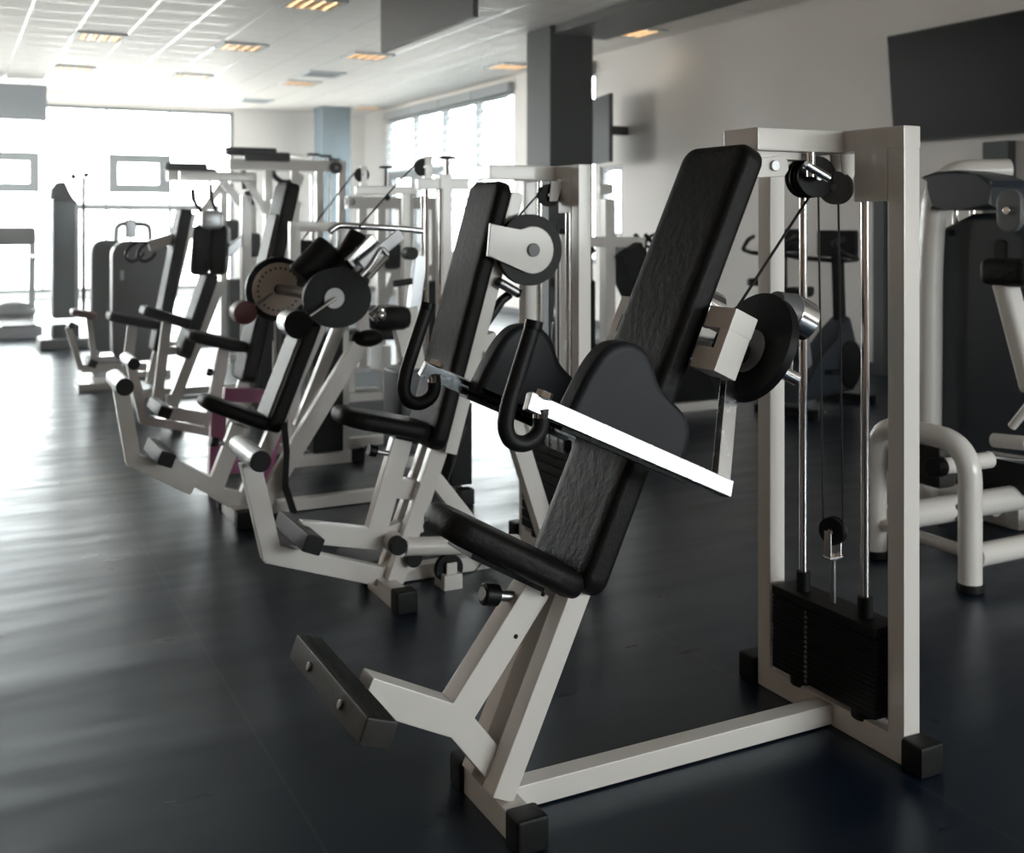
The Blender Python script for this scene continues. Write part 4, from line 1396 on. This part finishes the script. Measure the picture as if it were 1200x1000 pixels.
def bike(x, y, ang, label, s=1.0):
    t = thing('exercise_bike', (x, y, 0), label, 'exercise bike')
    ca, sa = math.cos(ang), math.sin(ang)
    T = lambda a, b_, z: V((x + (a * ca - b_ * sa) * s, y + (a * sa + b_ * ca) * s, z * s))
    MB().beam(T(-.5, -.25, .04), T(-.5, .25, .04), .08, .07, side=T(1, 0, 0) - T(0, 0, 0)).done('rear_foot', PLAST, t)
    MB().beam(T(.5, -.25, .04), T(.5, .25, .04), .08, .07, side=T(1, 0, 0) - T(0, 0, 0)).done('front_foot', PLAST, t)
    sd = T(0, 1, 0) - T(0, 0, 0)
    MB().prism([T(a, 0, z) for a, z in ((-.45, .1), (.5, .1), (.55, .45), (.42, .72), (.2, .62), (-.1, .38), (-.4, .25))], sd.normalized() * .2, .05, 3).done('body', SHROUDB, t)
    MB().beam(T(-.15, 0, .35), T(-.28, 0, .92), .05, .06, side=sd).done('seat_post', SILVER, t)
    MB().prism([T(-.45, .1, .95), T(-.42, .13, .95), T(-.25, .1, .95), T(-.08, .02, .95), T(-.08, -.02, .95), T(-.25, -.1, .95), T(-.42, -.13, .95), T(-.45, -.1, .95)], (0, 0, .07), .02, 3).done('saddle', VINYL, t)
    MB().beam(T(.4, 0, .6), T(.36, 0, 1.25), .07, .09, side=sd).done('console_mast', PLAST, t)
    MB().box(T(.36, 0, 1.32), (.08, .34, .22), (T(1, 0, 0) - T(0, 0, 0), sd.normalized(), ZV), .02).done('console', PLAST, t)
    for s_ in (-1, 1):
        MB().tube([T(.36, s_ * .05, 1.18), T(.2, s_ * .26, 1.2), T(-.08, s_ * .27, 1.24), T(-.14, s_ * .2, 1.33), T(.05, s_ * .2, 1.36)], .02, seg=10, fil=.06).done('handlebar', PLAST, t)
        MB().box(T(.1 + .12 * s_, s_ * .16, .25 - .06 * s_), (.12, .1, .03), bev=.01).done('pedal', PLAST, t)
    wc = T(.38, 0, .33)
    MB().cyl(wc - sd.normalized() * .12, wc + sd.normalized() * .12, .2, seg=30, bev=.02).done('flywheel_cover', PLAST, t)


bike(6.9, 8.1, math.radians(35), 'black exercise bike seen through the left of the weight frame')
bike(6.2, 6.75, math.radians(20), 'black exercise bike seen between the guide rods')
bike(6.9, 6.2, math.radians(40), 'black exercise bike just left of the near white post')
bike(7.0, 9.9, math.radians(35), 'black exercise bike seen right behind the tall backrest')
bike(5.1, 8.9, math.radians(60), 'black exercise bike low behind the backrest, left of the cam disc')


t = thing('wall_rail', atx(890, 290, RX - .1), 'short grey rail sections on the white right wall above the bikes', 'rail')
for (ua, ub) in ((876, 906), (968, 1002)):
    a_, b_ = atx(ua, 289, RX - .1), atx(ub, 289, RX - .1)
    b_.z = a_.z
    MB().beam(a_, b_, .05, .1).done('rail_section', GREYP, t)
    MB().beam((a_ + b_) / 2, (a_ + b_) / 2 + V((.095, 0, 0)), .04, .04).done('bracket', GREYP, t)


# ------------------------------------------------------------------ right: white round-tube machine
def right_machine():
    t = thing('selectorized_machine', (4.4, 3.9, 0), 'white round-tube machine with dark shroud at the right edge', 'exercise machine')
    X = 3.69
    arch = [(X, 3.13, .03), (X, 3.13, .60), (X, 3.64, .60), (X, 3.64, .03)]
    MB().tube(arch, .047, seg=22, fil=.16, n=8).done('front_arch', WHITE, t)
    for yy in (3.13, 3.64):
        MB().cyl((X, yy, 0), (X, yy, .035), .055, seg=22, bev=.006).done('foot_cap', RUB, t)
    MB().cyl((X, 3.13, .155), (X, 3.64, .155), .026, seg=16).done('arch_stretcher', WHITE, t)
    MB().tube([(X + .03, 3.13, .14), (5.6, 3.13, .14)], .047, seg=20).done('base_tube', WHITE, t)
    MB().tube([(X + .03, 3.62, .17), (5.6, 3.62, .17)], .06, seg=20).done('base_tube', WHITE, t)
    for xx in (4.12,):
        for zz in (.19, .14):
            MB().ball((xx, 3.565, zz), .014).done('bolt', STEEL, t)
    MB().tube([(4.55, 3.7, .12), (4.45, 4.3, .12)], .06, seg=18).done('rear_base_tube', WHITE, t)
    up = [atx(1088, 588, 4.45), atx(1084, 420, 4.45), atx(1090, 300, 4.45), atx(1098, 216, 4.45), atx(1122, 207, 4.45)]
    up[0].z = .03
    MB().tube(fillet([up[0], up[2], up[3] + V((0, 0, .06)), up[4] + V((.3, -.05, .03))], .22, 8), .078, seg=22, sy=.8).done('main_upright', WHITE, t)
    # arch hub
    MB().cyl((X + .02, 3.3, .47), (X + .32, 3.3, .47), .035, seg=18).done('hub_tube', WHITE, t)
    MB().cyl((X - .03, 3.3, .47), (X + .03, 3.3, .47), .042, seg=18, bev=.004).done('hub_cap', PLAST, t)
    MB().box((X + .1, 3.44, .46), (.12, .24, .2), bev=.03).done('hub_block', TREAD, t)
    # shroud: rear slab and rounded front slab
    c1 = atx(1130, 400, 4.75)
    MB().box((4.75, c1.y - .05, .78), (.25, .75, 1.32), bev=.04).done('rear_shroud', PLAST, t)
    pts = []
    y0, y1 = atx(1108, 300, 4.55).y, atx(1215, 300, 4.55).y
    ztop = atx(1140, 262, 4.55).z
    for (yy, zz) in ((y0, .35), (y0, ztop - .06), (y0 - .03, ztop - .02), (y0 - .2, ztop + .05), (y0 - .35, ztop + .05), (y1, ztop - .05), (y1, .35)):
        pts.append((4.55, yy, zz))
    MB().prism(pts, (.12, 0, 0), .04, 3).done('front_shroud', SHROUDB, t)
    p = atx(1114, 273, 4.48)
    MB().cyl(p, p + XV * .03, .018, seg=16, bev=.003).done('bolt', PLAST, t)
    p = atx(1172, 300, 4.49)
    MB().pad(p, YV, ZV, .06, .16, .02, rc=.028, bev=.004).done('slot', RUB, t)
    # top cowl
    q = [atx(1098, 208, 4.5), atx(1115, 202, 4.5), atx(1140, 200, 4.5), atx(1165, 205, 4.5), atx(1184, 212, 4.5), atx(1180, 220, 4.5), atx(1186, 243, 4.5), atx(1146, 246, 4.5), atx(1132, 247, 4.5), atx(1110, 246, 4.5), atx(1112, 218, 4.5)]
    MB().prism(q, (.26, 0, 0), .02, 3).done('top_cowl', SHROUDB, t)
    for uu in (1120, 1140):
        a_, b_ = atx(uu, 244, 4.55), atx(uu, 268, 4.55)
        MB().cyl(a_, b_, .016, seg=12).done('guide_rod', CHROME, t)
    a_ = atx(1184, 247, 4.35)
    MB().pad(a_, YV, ZV, .13, .2, .03, rc=.06, bev=.008).done('link_plate', SHROUD, t)
    MB().cyl(a_ - XV * .03, a_, .02, seg=16, bev=.004).done('bolt', CHROME, t)
    # user arm with black pad
    MB().beam(atx(1176, 325, 4.1), atx(1212, 460, 4.1), .09, .1, bev=.03, seg=3).done('user_arm', WHITE, t)
    MB().box(atx(1186, 319, 4.1), (.16, .24, .12), bev=.04, seg=3).done('arm_pad', VINYL, t)
    MB().tube([atx(1165, 516, 4.2), atx(1205, 520, 4.2)], .032, seg=16).done('roller_pad', WHITE, t)
    MB().tube([atx(1186, 500, 4.2), atx(1210, 470, 4.2)], .02, seg=10).done('roller_arm', WHITE, t)
    MB().tube([atx(1158, 532, 4.15), atx(1215, 541, 4.15)], .016, seg=12).done('chrome_rod', CHROME, t)
    MB().box((5.0, 3.65, .3), (.9, .3, .22), bev=.03).done('lower_housing', RUB, t)
    MB().box((4.75, c1.y - .05, .06), (.3, .8, .12), bev=.02).done('stack_base', WHITE, t)


right_machine()


# ------------------------------------------------------------------ scattering volume added to imitate veiling lens glare
hz = bpy.data.materials.new('veiling_glare')
hz.use_nodes = True
for n in list(hz.node_tree.nodes):
    if n.type == 'BSDF_PRINCIPLED':
        hz.node_tree.nodes.remove(n)
vs_ = hz.node_tree.nodes.new('ShaderNodeVolumeScatter')
vs_.inputs['Color'].default_value = (1, 1, 1, 1)
vs_.inputs['Density'].default_value = .0085
vs_.inputs['Anisotropy'].default_value = .45
hz.node_tree.links.new(vs_.outputs[0], hz.node_tree.nodes['Material Output'].inputs['Volume'])
hb = MB().box(((RXL + RX) / 2, (4.8 + RY1) / 2, RZ / 2), (RX - RXL - .02, RY1 - 4.8 - .02, RZ - .02), bev=0).done('glare_volume', hz)
hb['kind'] = 'structure'
